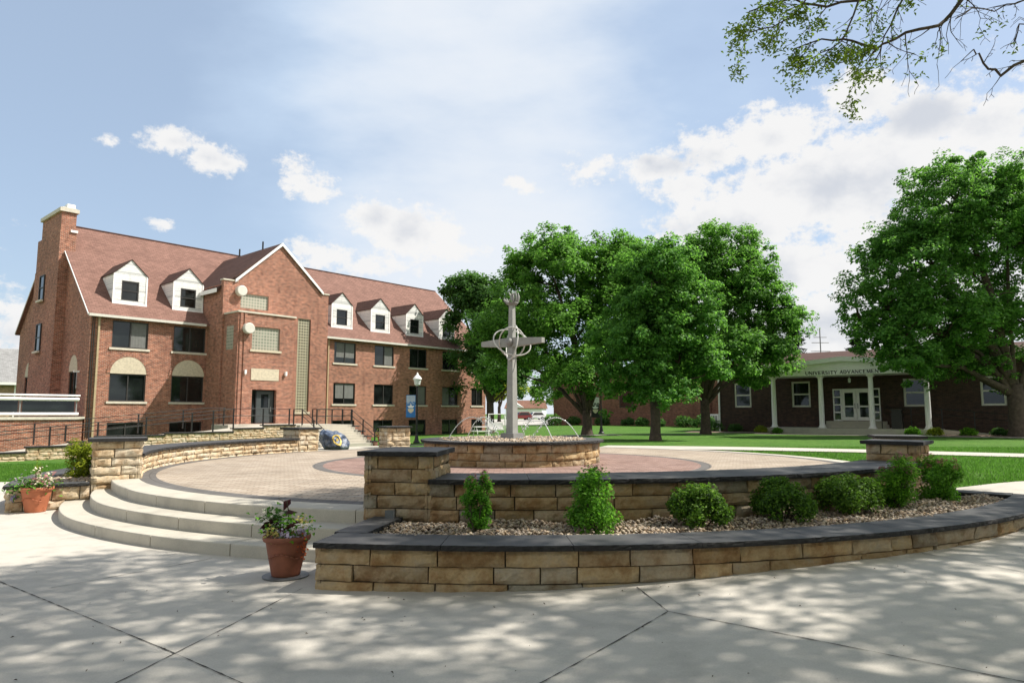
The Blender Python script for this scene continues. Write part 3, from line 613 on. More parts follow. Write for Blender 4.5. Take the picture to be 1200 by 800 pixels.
# ------------------------------------------------------------------ fountain and cross
def build_fountain():
    FY = 16.7; o = Vector((0, FY, PZ)); root = thing('fountain', 'round stone fountain basin filled with pebbles in the plaza centre', 'fountain', o)
    mb = MB(); f = lambda u, z, d: Vector(((2.1+d)*math.cos(u/2.1), (2.1+d)*math.sin(u/2.1), z))
    stones(mb, f, 2*math.pi*2.1, -.03, .475, .168, rng, .35, .7, vary=.04); back(mb, f, 2*math.pi*2.1, -.03, .475, 60)
    mb.build('basin_wall', ['stone', 'mortar_dark'], root)
    c = MB(); coping(c, lambda u, w, z: Vector(((2.19-w)*math.cos(u/2.19), (2.19-w)*math.sin(u/2.19), z)), 2*math.pi*2.19, .42, .475, .535, rng, 1.1); c.build('coping', ['slate', 'slate_edge'], root)
    mb = MB(); mb.lathe([(1.8, .42), (0, .42)], n=48); mb.build('basin_floor', 'mulch', root)
    n = 3600; g = np.random.default_rng(8); r = 1.76*np.sqrt(g.uniform(0, 1, n)); a = g.uniform(0, 6.283, n)
    p = pebbles('pebble_bed', np.stack([r*np.cos(a), r*np.sin(a), .50+g.uniform(0, .045, n)], 1), .022, .05, 1, 9); p.parent = root; p['kind'] = 'stuff'
    for (a, r0, r1, h) in ((181, 1.55, .42, .53), (2, 1.65, .5, .52), (140, 1.5, .4, .53), (-52, 1.5, .35, .53)):
        mb = MB(); ca, sa = math.cos(R(a)), math.sin(R(a)); jr = random.Random(a)
        P = []; 
        for i in range(25):
            s = i/24; r = r0+(r1-r0)*s; P.append((r*ca, r*sa, .52+h*4*s*(1-s*.98)*(1-.02*s)))
        mb.tube(P, [(.011 if i < 17 else .011-.0009*(i-16))+.002*math.sin(i*1.9) for i in range(25)], 6)
        for i in range(15, 25):
            for q in range(5):
                p = Vector(P[i]) + Vector((jr.gauss(0, .03), jr.gauss(0, .03), jr.gauss(0, .035))); mb.ball(p, jr.uniform(.007, .018), 0, 6, 4)
        mb.build('water_jet', 'water', root, True)
    # cross
    cr = thing('cross_sculpture', 'tall grey metal cross ringed by orbit hoops with cupped hands on top', 'sculpture', (0, FY, .97), R(-38))
    m = MB(); m.box(-.20, .20, -.20, .20, 0, .14); m.box(-.185, .185, -.185, .185, .14, .155); m.build('base', 'grey_metal', cr)
    m = MB(); z0, z1 = .155, 3.28; a, b = .104, .056
    m.add([(-a, -a, z0), (a, -a, z0), (a, a, z0), (-a, a, z0), (-b, -b, z1), (b, -b, z1), (b, b, z1), (-b, b, z1)], [(0, 3, 2, 1), (4, 5, 6, 7), (0, 1, 5, 4), (1, 2, 6, 5), (2, 3, 7, 6), (3, 0, 4, 7)]); m.build('shaft', 'brushed_metal', cr)
    zc = 2.36; m = MB()
    for sg in (-1, 1):
        x0, x1 = .07*sg, .94*sg; h0, h1, d0, d1 = .115, .062, .085, .062
        vs = [(x, y, z) for x, h, d in ((x0, h0, d0), (x1, h1, d1)) for (y, z) in ((-d, zc-h), (d, zc-h), (d, zc+h), (-d, zc+h))]
        m.add(vs, [(0, 1, 2, 3), (7, 6, 5, 4)] + [(i, 4+i, 4+(i+1) % 4, (i+1) % 4) for i in range(4)])
    m.build('crossbar', 'brushed_metal', cr)
    MB().ball((0, -.10, zc), .10, 0, 20, 14).build('sphere', 'grey_metal', cr, True)
    for ph, f, dp in ((-38, .58, .80), (42, .55, -.82), (96, .74, .62)):
        c_, s_ = math.cos(R(ph)), math.sin(R(ph)); m = MB()
        m.tube([(.43*(c_*math.cos(q)-s_*f*math.sin(q)), .36*dp*math.sin(q+.6), zc+.43*(s_*math.cos(q)+c_*f*math.sin(q))) for q in [i/48*2*math.pi for i in range(48)]], .017, 8, closed=True); m.build('orbit_hoop', 'hoop_steel', cr, True)
    h = MB(); zt = 3.26                                           # two cupped hands
    h.lathe([(.0, 0), (.06, .005), (.13, .04), (.195, .10), (.18, .108), (.12, .055), (.0, .03)], (0, 0, zt), 20)
    for k, (an, ln, sp) in enumerate(((-40, .25, .03), (-16, .31, .04), (8, .33, .05), (32, .27, .05), (66, .14, .06), (146, .16, .08), (168, .21, .09), (192, .20, .10), (216, .15, .09), (-74, .12, .06))):
        ca, sa = math.cos(R(an)), math.sin(R(an))
        h.tube([(ca*.12, sa*.12, zt+.05), (ca*.19, sa*.19, zt+.08+ln*.3), (ca*(.2+sp*.4), sa*(.2+sp*.4), zt+.07+ln*.65), (ca*(.17+sp), sa*(.17+sp), zt+.06+ln)], [.036, .03, .025, .012], 8)
    h.xf(lambda p: Vector((p.x*.8, p.y*.8, zt+(p.z-zt)*.82)))
    h.build('cupped_hands', 'grey_metal', cr, True)
    d = MB(); d.ball((0, 0, zt+.2), .05, 0, 10, 8, (1, .7, 1.5)); d.tube([(0, 0, zt+.26), (.02, 0, zt+.34)], [.03, .02], 8); d.tube([(.0, 0, zt+.2), (-.07, 0, zt+.31), (-.1, 0, zt+.37)], [.03, .02, .006], 6); d.tube([(0, 0, zt+.2), (.08, .02, zt+.31), (.11, .03, zt+.38)], [.03, .02, .006], 6)
    d.build('dove', 'brushed_metal', cr, True)
build_fountain()

# ------------------------------------------------------------------ buildings
def window(parent, x0, x1, z0, z1, y, mats=('bronze_frame', 'window_glass'), split='v', fw=.06, sill=None, sill_mat='sill_stone', rng=rng, curtain=None, name='window', lab=None):
    """frame mesh (the window) with pane, curtain and sill as sub-parts; y = wall face, outside is -y"""
    f = MB(); a, b = y+.06, y+.135
    f.box(x0, x0+fw, a, b, z0, z1); f.box(x1-fw, x1, a, b, z0, z1); f.box(x0+fw, x1-fw, a, b, z1-fw, z1); f.box(x0+fw, x1-fw, a, b, z0, z0+fw)
    if split == 'v': xm = (x0+x1)/2+.02; f.box(xm-fw*.5, xm+fw*.5, a+.003, b, z0+fw, z1-fw)
    if split == 'h': zm = (z0+z1)/2; f.box(x0+fw, x1-fw, a+.003, b, zm-fw*.4, zm+fw*.4)
    if split == 'g':
        for k in (1, 2, 3): zm = z0+(z1-z0)*k/4; f.box(x0+fw, x1-fw, a+.003, b, zm-fw*.4, zm+fw*.4)
    o = f.build(name, mats[0], parent)
    if lab: o['label'] = lab
    p = MB(); p.quad((x0+fw*.5, y+.11, z0+fw*.5), (x1-fw*.5, y+.11, z0+fw*.5), (x1-fw*.5, y+.11, z1-fw*.5), (x0+fw*.5, y+.11, z1-fw*.5)); p.build('pane', mats[1], o)
    if curtain:
        cx0, cx1, cz = curtain; c = MB(); n = 14; vs = []
        for i in range(n+1):
            x = x0+fw+(x1-x0-2*fw)*(cx0+(cx1-cx0)*i/n)
            for z in (z0+fw+(z1-z0-2*fw)*(1-cz), z1-fw): vs.append((x, y+.100+.004*math.sin(i*2.2), z))
        c.add(vs, [(2*i, 2*i+2, 2*i+3, 2*i+1) for i in range(n)]); c.build('curtain', 'curtain', o)
    if sill:
        s = MB(); s.box(x0-sill, x1+sill, y-.06, y+.08, z0-.13, z0-.003); s.build('sill', sill_mat, o)
    return o

def build_hall():
    root = thing('brick_hall', 'three storey red brick hall with white dormers and a gabled entry bay', 'building', (-24.577, 39.503, 0), math.atan2(.753, .658))
    W = 14.8; LEN = 33.54; Z0 = -1.; ZE = 7.55; k = (14.1-7.55)/7.5; rz = lambda y: 7.55+(y+.1)*k
    left = [(1.17, 3.2), (4.72, 6.75)]; right = [(16.67, 18.67), (20.5, 22.46), (24.16, 26.1), (27.96, 29.9), (31.65, 33.1)]
    wins = [(a, b, z0, z1) for (a, b) in left for (z0, z1) in ((5.5, 7.13), (2.3, 3.95), (.2, 1.05))]
    wins += [(a, b, z0, z1) for i, (a, b) in enumerate(right) for (z0, z1) in ((5.45, 7.07), (2.3, 3.92), (-.25 if i > 1 else .1, 1.06))]
    m = MB(); m.wall(0, 0, LEN, Z0, ZE+.02, wins)
    m.quad((LEN, 0, Z0), (LEN, W, Z0), (LEN, W, ZE), (LEN, 0, ZE)); m.quad((LEN, W, Z0), (0, W, Z0), (0, W, ZE), (LEN, W, ZE))
    m.add([(LEN, 0, ZE), (LEN, W, ZE), (LEN, W/2, 14.0)], [(0, 1, 2)])
    # gable end (x = 0) with two narrow openings each side of the breast
    gh = [(1.8, 3.3, 2.5, 4.1), (11.2, 12.7, 2.5, 4.1)]
    g = MB(); g.wall(0, -W, 0, Z0, ZE, [(-b, -a, c, d) for a, b, c, d in gh], .14); g.xf(lambda p: (p.y, -p.x, p.z)); m.add(g.v, g.f)
    m.add([(0, W, ZE), (0, 0, ZE), (0, W/2, 14.0)], [(0, 1, 2)])
    m.build('wall', 'brick', root)
    # roof
    r = MB(); e = -.28; 
    r.prism([(e, rz(e)), (W/2, rz(W/2)), (W-e, rz(e)), (W-e, rz(e)-.16), (W/2, rz(W/2)-.17), (e, rz(e)-.16)], -.22, LEN+.25, 'x')
    roof = r.build('roof', 'shingle', root)
    r = MB(); r.tube([(.4, W/2, rz(W/2)+.02), (LEN+.2, W/2, rz(W/2)+.02)], .07, 6); r.build('ridge_cap', 'shingle_dark', roof)
    for x0, x1 in ((-.22, 6.6), (14.75, LEN+.25)): g = MB(); g.box(x0, x1, e-.12, e-.003, rz(e)-.17, rz(e)-.02); g.build('gutter', 'cream_paint', root)
    for x0, x1 in ((-.26, -.223), (LEN+.253, LEN+.29)):
        v = MB()
        v.prism([(e, rz(e)-.02), (W/2, rz(W/2)-.02), (W-e, rz(e)-.02), (W-e, rz(e)-.11), (W/2, rz(W/2)-.12), (e, rz(e)-.11)], x0, x1, 'x'); v.build('verge_board', 'white_paint', root)
    for x, z1 in ((.42, 7.3), (16.1, 7.3)):
        d = MB(); d.box(x-.05, x+.05, -.12, -.01, -.4, z1); d.box(x-.05, x+.05, -.35, -.12, z1-.1, z1); d.build('downspout', 'tan_metal', root)
    for x in (.1, .2): d = MB(); d.tube([(x, -.04, .2), (x, -.04, 7.2)], .025, 6); d.build('conduit', 'bronze_frame', root)
    # chimney breast
    c = MB(); c.box(-.55, -.002, 4.85, 9.8, Z0, 11.0); c.box(-.56, .35, 4.86, 9.6, 11.0, 13.15); c.box(-.53, .30, 4.9, 8.9, 13.15, 14.38)
    ch = c.build('chimney', 'brick', root)
    c = MB(); c.box(-.66, .42, 4.78, 9.0, 14.38, 14.62); c.box(-.5, .3, 4.95, 8.8, 14.62, 14.7); c.build('chimney_cap', 'sill_stone', ch)
    c = MB(); c.box(.0, .4, 4.79, 4.86, 13.1, 13.25); c.build('stone_band', 'white_paint', ch); c = MB(); c.box(-.2, .25, 5.1, 5.7, 14.7, 14.98); c.build('flue_box', 'white_paint', ch)
    for (z0, z1) in ((8.95, 10.6), (5.6, 7.4)):
        w = window(root, -8.35, -7.35, z0, z1, 0, split='h', sill=.08)
        for ob in [w] + list(w.children): ob.data.transform(Matrix(((0, 1, 0, -.70), (-1, 0, 0, 0), (0, 0, 1, 0), (0, 0, 0, 1))))
    for a, b, z0, z1 in gh:
        w = window(root, -b, -a, z0, z1, 0, split='v')
        for ob in [w] + list(w.children): ob.data.transform(Matrix(((0, 1, 0, 0), (-1, 0, 0, 0), (0, 0, 1, 0), (0, 0, 0, 1))))
        ar = MB(); n = 16; cx = (a+b)/2; pts = [(cx+(b-a)/2*math.cos(math.pi*i/n), z1+1.0*math.sin(math.pi*i/n)) for i in range(n+1)]
        ar.prism(pts, -.02, .0, 'x'); ar.build('arch_panel', 'limestone', root)
    # facade windows
    jr = random.Random(5)
    for (a, b, z0, z1) in wins:
        cur = None
        if z0 > 2 and jr.random() < .38: cur = (jr.choice([(.02, .45), (.52, .98), (.02, .3)]) + (jr.choice([1., 1., .6]),))
        if abs(a-1.17) < .01 and z0 > 5: cur = (.53, .99, 1.)
        if abs(a-16.67) < .01: cur = (.1, .98, .75) if z0 > 2 else None
        window(root, a, b, z0, z1, 0, split='v' if z0 > 2 else 'v', fw=.07, sill=.13 if z0 > 2 else None, curtain=cur)
    for (a, b) in left:                                            # round headed panels over the ground floor windows
        n = 20; cx = (a+b)/2; hw = (b-a)/2; ar = MB()
        ar.prism([(cx+hw*math.cos(math.pi*i/n), 3.955+1.03*math.sin(math.pi*i/n)) for i in range(n+1)], -.022, 0, 'y'); ar.build('arch_panel', 'limestone', root)
        ar = MB()
        for i in range(n):
            t0, t1 = math.pi*i/n, math.pi*(i+1)/n-.01
            ar.add([(cx+(hw+q)*math.cos(t), y, 3.955+(1.03+q)*math.sin(t)) for y in (-.035, .0) for (t, q) in ((t0, .003), (t1, .003), (t1, .19), (t0, .19))], [(0, 1, 2, 3), (0, 4, 5, 1), (1, 5, 6, 2), (2, 6, 7, 3), (3, 7, 4, 0)])
        ar.build('brick_arch', 'brick', root)
    s = MB()
    for k_ in range(7): s.lathe([(.03, 0), (.035, .1), (0, .13)], (1.6+.2*k_+jr.uniform(-.05, .05), .1, 2.37), 8)
    # dormers
    for s0 in (1.33, 4.87, 16.85, 20.62, 24.34, 28.17):
        s1 = s0+1.9; c = (s0+s1)/2; yb = .74; zs, za = 10.13, 11.05; y2 = (zs-7.55)/k-.1; y3 = (za-7.55)/k-.1
        wx = (c-.5, c+.5, 8.5, 9.72)
        d = MB(); d.wall(yb, s0, s1, 8.26, zs, [wx], .1)
        d.add([(s0, yb, zs), (s1, yb, zs), (c, yb, za)], [(0, 1, 2)])
        d.add([(s0, yb, 8.26), (s0, yb, zs), (s0, y2, zs)], [(0, 1, 2)]); d.add([(s1, yb, 8.26), (s1, y2, zs), (s1, yb, zs)], [(0, 1, 2)])
        ob = d.build('dormer', 'siding', root)
        t_ = MB(); t_.box(s0-.05, s1+.05, yb-.05, yb-.002, 8.2, 8.34); t_.box(s0-.04, s0+.05, yb-.03, yb-.002, 8.34, zs); t_.box(s1-.05, s1+.04, yb-.03, yb-.002, 8.34, zs); t_.build('trim_board', 'white_paint', ob)
        rr = MB()
        for sg, xe in ((-1, s0-.07), (1, s1+.07)):
            dz = (za-zs)/.95*.07; vs = [(c, yb-.05, za+.06), (xe, yb-.05, zs-dz+.06), (xe, y2+.3, zs-dz+.06), (c, y3+.3, za+.06)]
            lo = [(x, y, z-.055) for x, y, z in vs]
            rr.add(vs+lo, [(0, 1, 2, 3) if sg < 0 else (3, 2, 1, 0), (0, 4, 5, 1), (1, 5, 6, 2), (4, 7, 6, 5)])
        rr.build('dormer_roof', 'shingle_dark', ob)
        window(ob, *wx, yb-.04, split='h', fw=.075)
        if s0 in (20.62, 24.34, 28.17): pass
    # gabled bay
    X0, X1, Y = 6.85, 14.7, -2.; cx = 10.84
    bl = [(8.03, 10.0, 8.48, 9.45), (12.28, 13.3, 1.7, 8.22)]
    m = MB(); m.wall(Y, X0, X1, Z0, 10.15, bl, .12)
    m.add([(X0+.85, Y, 10.15), (X1-.62, Y, 10.15), (cx, Y, 13.2)], [(0, 1, 2)])
    for x in (X0, X1): m.quad((x, Y, Z0), (x, .0 if True else 0, Z0), (x, 2.2, 9.5), (x, Y, 9.5)) if False else None
    for x, fl in ((X0, 1), (X1, 0)):
        q = [(x, Y, Z0), (x, 3.1, Z0), (x, 3.1, 9.9), (x, Y, 9.9)]; m.quad(*(q if not fl else q[::-1]))
    for x0, x1 in ((X0, X0+.85), (X1-.62, X1)): m.box(x0, x1, Y+.002, Y+.35, 9.9, 10.148)
    m.build('entry_bay', 'brick', root)
    for x0, x1 in ((X0-.05, X0+.95), (X1-.62, X1+.05)): cp = MB(); cp.box(x0, x1, Y-.05, Y+.4, 10.15, 10.24); cp.build('parapet_cap', 'sill_stone', root)
    r = MB(); zr = 13.3; ye = (zr-7.55)/k+.3
    for sg in (-1, 1):
        xe, ze = (X0-.25, 9.5+.1) if sg < 0 else (X1+.1, 9.75)
        y_e = (ze-7.55)/k+.2
        vs = [(cx, Y-.12, zr), (xe, Y+.36, ze), (xe, y_e, ze), (cx, ye, zr)] if False else [(cx, Y-.1, zr), (xe + (.95 if sg < 0 else -.6), Y-.1, ze+(.95 if sg < 0 else .6)*.93), (xe, Y+.4, ze), (xe, y_e, ze), (cx, ye, zr)]
        lo = [(x, y, z-.14) for x, y, z in vs]
        r.add(vs+lo, [(0, 1, 2, 3, 4) if sg < 0 else (4, 3, 2, 1, 0), (0, 5, 6, 1), (1, 6, 7, 2), (2, 7, 8, 3)])
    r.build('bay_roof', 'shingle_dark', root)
    b = MB()
    for xa, za in ((X0+.72, 10.28), (X1-.5, 10.3)):
        b.add([(x, y, z+dz) for y in (Y-.13, Y-.08) for (x, z, dz) in ((cx, zr, .02), (xa, za, .0), (xa, za, -.2), (cx, zr, -.2))], [(0, 1, 2, 3), (0, 4, 5, 1), (2, 6, 7, 3), (7, 6, 5, 4)])
    b.box(X0-.3, X0-.251, Y+.4, 2.6, 9.36, 9.62); b.build('barge_board', 'white_paint', root)
    for x in (9.2, 10.6): pass
    for y in (.6, 4.): p = MB(); p.tube([(cx, y, 13.2), (cx, y, 13.85)], .06, 8); p.build('vent_pipe', 'black_metal', root)
    # entry block
    X0, X1, Y = 7.0, 10.95, -3.83; eh = [(7.95, 9.88, 5.63, 7.08), (8.09, 9.78, .95, 3.09)]
    m = MB(); m.wall(Y, X0, X1, Z0, 7.9, eh, .35); m.box(X0, X1, Y+.36, -2.002, Z0, 7.88)
    m.quad((X0, Y+.36, Z0), (X0, Y, Z0), (X0, Y, 7.9), (X0, Y+.36, 7.9)); m.quad((X1, Y, Z0), (X1, Y+.36, Z0), (X1, Y+.36, 7.9), (X1, Y, 7.9))
    for x in (7.12, 7.4): m.box(x, x+.16, Y-.06, Y-.002, .9, 7.86)
    m.build('entry_block', 'brick', root)
    cp = MB(); cp.box(X0-.06, X1+.06, Y-.08, -2.003, 7.9, 8.0); cp.build('parapet_cap', 'sill_stone', root)
    for (a, b_, c, d), y, mt, si in (((8.03, 10.0, 8.48, 9.45), -2., 'glass_block', 0), ((12.28, 13.3, 1.7, 8.22), -2., 'glass_block_dark', .1), ((7.95, 9.88, 5.63, 7.08), -3.83, 'glass_block', .12)):
        g = MB(); g.quad((a, y+.1, c), (b_, y+.1, c), (b_, y+.1, d), (a, y+.1, d)); gb = g.build('glass_block_window', mt, root)
        if si: g = MB(); g.box(a-si, b_+si, y-.06, y+.09, c-.15, c-.003); g.build('sill', 'limestone', gb)
    g = MB(); g.quad((7.003, -2.4, 5.6), (7.003, -3.3, 5.6), (7.003, -3.3, 7.1), (7.003, -2.4, 7.1)); g.xf(lambda p: (p.x-.012, p.y, p.z)); g.build('glass_block_window', 'glass_block', root)
    m = MB(); m.box(7.97, 9.88, Y-.03, Y-.003, 3.68, 4.42); m.build('stone_plaque', 'limestone', root)
    for x, y, z in ((7.95, -2., 9.55), (7.6, -3.83, 6.9)):
        d = MB(); d.tube([(x, y-.01, z), (x, y-.34, z), (x, y-.36, z)], [.34, .34, .3], 20); d.build('round_vent', 'cream_paint', root)
    for x in (7.55, 10.35):
        d = MB(); d.box(x-.06, x+.06, Y-.16, Y-.004, 4.05, 4.3); d.ball((x, Y-.1, 4.05), .06); d.build('wall_lamp', 'white_paint', root)
    # doors in the recess
    d = MB(); y = Y+.3; d.box(8.09, 8.16, y-.05, y+.05, .95, 3.09); d.box(9.71, 9.78, y-.05, y+.05, .95, 3.09); d.box(8.16, 9.71, y-.05, y+.05, 3.02, 3.09); d.box(8.47, 8.54, y-.05, y+.05, .95, 3.02)
    dr = d.build('door_frame', 'black_metal', root)
    d = MB(); d.quad((8.16, y+.02, .95), (8.47, y+.02, .95), (8.47, y+.02, 3.02), (8.16, y+.02, 3.02)); d.build('sidelight', 'window_glass', dr)
    d = MB(); d.wall(y-.02, 8.55, 9.70, .96, 3.01, [(8.87, 9.38, 1.95, 2.82)], .05); d.box(8.6, 9.65, y-.03, y-.021, 1.0, 1.28); ob = d.build('door', 'door_grey', root)
    d = MB(); d.quad((8.87, y+.01, 1.95), (9.38, y+.01, 1.95), (9.38, y+.01, 2.82), (8.87, y+.01, 2.82)); d.build('door_glass', 'window_glass', ob)
    d = MB(); d.box(9.5, 9.54, y-.09, y-.021, 1.7, 2.0); d.build('handle', 'galvanised', ob)
    # small security camera fittings at the gable corner
    for y_, z in ((1.4, 4.05), (10.4, 3.9)):
        d = MB(); d.box(-.32, -.01, y_-.05, y_+.05, z-.05, z+.06); d.build('wall_lamp', 'white_paint', root)
    # terrace on the left, part of the hall
    return root
hall = build_hall()
HALL = hall.matrix_basis.copy(); HANG = hall.rotation_euler.z
def hl(x, y, z): return HALL @ Vector((x, y, z))

def build_terrace():
    t = thing('brick_terrace', 'raised brick terrace at the left edge with white coping', 'terrace', hl(-5, 0, -.6), HANG)
    m = MB(); m.box(-9, 4.9, 0, 13, -.3, 1.85); m.box(4.902, 5.2, .25, .6, -.3, 1.7); m.build('wall', 'brick', t)
    m = MB(); m.box(-9, 4.98, -.08, .4, 1.853, 2.0); m.build('coping', 'sill_stone', t)
    r = thing('terrace_railing', 'white and grey glazed railing along the brick terrace top', 'railing', hl(-5, .15, 1.4), HANG)
    m = MB(); m.tube([(-9, 0, 1.2), (4.75, 0, 1.2)], .05, 8); m.tube([(-9, -.02, .98), (4.7, -.02, .98)], .09, 10); m.tube([(-9, -.02, .16), (4.7, -.02, .16)], .08, 10); m.build('rail', 'white_paint', r)
    for x in (-6.9, -4.75, -2.6, -.4, 1.9, 4.6):
        m = MB(); m.box(x-.03, x+.03, .03, .09, 0.02, 1.16); m.build('post', 'grey_metal', r)
    for x0, x1 in ((-6.8, -4.85), (-4.65, -2.7), (-2.5, -.5), (-.3, 1.8), (2., 4.5)):
        m = MB(); m.box(x0, x1, .05, .065, .25, .9); m.build('glass_panel', 'window_glass', r)
build_terrace()

def build_ramp():
    org = hl(0, -9.3, 0); rt = thing('ramp_wall', 'stepped tan stone retaining wall with slate copings beside the ramp', 'wall', org, HANG)
    segs = [(-11, -4.95, -.04), (-5.0, -2.35, .175), (-3.4, -2.2, .35), (-2.3, .75, .56), (.7, 4.25, .65), (4.2, 5.97, .82), (5.9, 7.9, .97)]
    m = MB(); c = MB()
    for i, (a, b, z) in enumerate(segs):
        if i == 2: a, b = -3.4, -2.25
        f = lambda u, zz, d, a=a: Vector((a+u, -d, zz))
        a0 = a if i != 3 else -2.24
        if i == 2:
            stones(m, f, b-a, .18, z-.06, .1, rng, .3, .5)
        else:
            f = lambda u, zz, d, a=a0: Vector((a+u, -d, zz)); stones(m, f, b-a0-(.05 if i in (0,) else .0), -1.0, z-.06, .15, rng, .25, .7, rough=.014, vary=.25); back(m, f, b-a0, -1., z-.06, 4)
        coping(c, lambda u, w, zz, a=a: Vector((a+u, -.05+w, zz)), b-a, .42, z-.06, z, rng, 1.3)
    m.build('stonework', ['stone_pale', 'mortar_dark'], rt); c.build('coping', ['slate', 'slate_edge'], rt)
    # body of ramp and landing
    m = MB(); n = 12; x0, x1 = -11, 4.2
    m.prism([(-11, -1.), (-11, -.38), (-5, -.16), (-2.3, .16), (.7, .42), (4.2, .60), (6, .78), (7.5, .92), (11.5, .93), (11.5, -1.)], .42, 3.4, 'y'); m.build('ramp_slab', 'step_concrete', rt)
    m = MB(); m.box(5.6, 11.5, 3.41, 5.45, -.6, .93); m.build('landing', 'step_concrete', rt)
    rl = thing('ramp_railing', 'black metal pipe railing rising along the ramp to the landing', 'railing', hl(0, -9.1, 0), HANG)
    zt = lambda x: .93+.1*(x+4.8) if x < 4.4 else 1.85
    for off in (0., ):
        m = MB()
        for dz in (0, -.38): m.tube([(x, off, zt(x)+dz) for x in (-11, -4.8, 0, 4.4, 7.7)], .02, 6)
        m.build('rail', 'black_metal', rl)
        for x, zb in ((-9.2, -.04), (-7.3, -.04), (-4.1, .175), (-3.5, .35), (-2.2, .56), (-.1, .56), (2.1, .65), (3.2, .65), (4.3, .65), (6.0, .95), (7.6, .95)):
            m = MB(); m.box(x-.03, x+.03, off-.03, off+.03, zb, zt(x)); m.build('post', 'black_metal', rl)
    ir = thing('ramp_railing', 'inner black pipe railing between the ramp and the brick hall', 'railing', hl(0, -5.95, 0), HANG)
    m = MB()
    for dz in (0, -.38): m.tube([(-11, 0, .45+dz), (4.4, 0, 1.9+dz), (5.4, 0, 1.9+dz)], .02, 6)
    m.build('rail', 'black_metal', ir)
    for x in (-8.5, -6.2, -3.9, -1.6, .7, 3.0, 5.3):
        z = .45+(x+11)/15.4*1.45 if x < 4.4 else 1.9
        m = MB(); m.box(x-.03, x+.03, -.03, .03, max(-.2, z-1.0), z); m.build('post', 'black_metal', ir)
    # stairs
    st = thing('entrance_stairs', 'pale concrete stairs leading up to the brick hall entrance', 'stairs', hl(7.7, -9.35, 0), HANG)
    for i in range(8):
        m = MB(); m.box(.25, 3.8, -.30*i-.33, -.30*i, -.9, .93-.147*i); m.build('step', 'step_concrete', st)
    m = MB()
    for x0, x1 in ((3.81, 4.1),):
        for i in range(4): m.box(x0, x1, -.62*i-.62, -.62*i, -.9, .80-.29*i)
    m.build('cheek_wall', 'brick', st)
    m = MB()
    for i in range(4): m.box(3.78, 4.14, -.62*i-.63, -.62*i+.01, .803-.29*i, .86-.29*i)
    m.build('cheek_coping', ['slate', 'slate_edge'], st)
    for x, lab in ((.55, 'left black handrail on the concrete entrance stairs'), (3.93, 'right black handrail beside the concrete entrance stairs')):
        h = thing('stair_handrail', lab, 'handrail', hl(7.7+x, -9.35, .9), HANG, 'stair handrails')
        m = MB()
        for dz in (0, -.35): m.tube([(0, .9, .92+dz), (0, -.05, .92+dz), (0, -2.45, -.28+dz), (0, -2.75, -.35+dz)], .02, 6)
        m.build('rail', 'black_metal', h)
        for y, z0, z1 in ((.85, .0, .9), (-.05, 0, .9), (-1.25, -.65, .3), (-2.4, -1.15, -.27)):
            m = MB(); m.box(-.03, .03, y-.03, y+.03, z0, z1); m.build('post', 'black_metal', h)
    lr = thing('landing_railing', 'black metal railing along the landing in front of the entry door', 'railing', hl(0, -5.4, .93), HANG)
    m = MB()
    for dz in (.92, .5): m.tube([(9.6, -3.4, dz), (11.4, -3.4, dz), (11.42, -.1, dz), (14.5, -.1, dz)], .02, 6)
    m.build('rail', 'black_metal', lr)
    for x, y in ((9.6, -3.4), (11.4, -3.4), (11.42, -1.6), (11.42, -.1), (12.9, -.1), (14.5, -.1)):
        m = MB(); m.box(x-.03, x+.03, y-.03, y+.03, -.05 if x < 11.5 else -1.2, .92); m.build('post', 'black_metal', lr)
build_ramp()

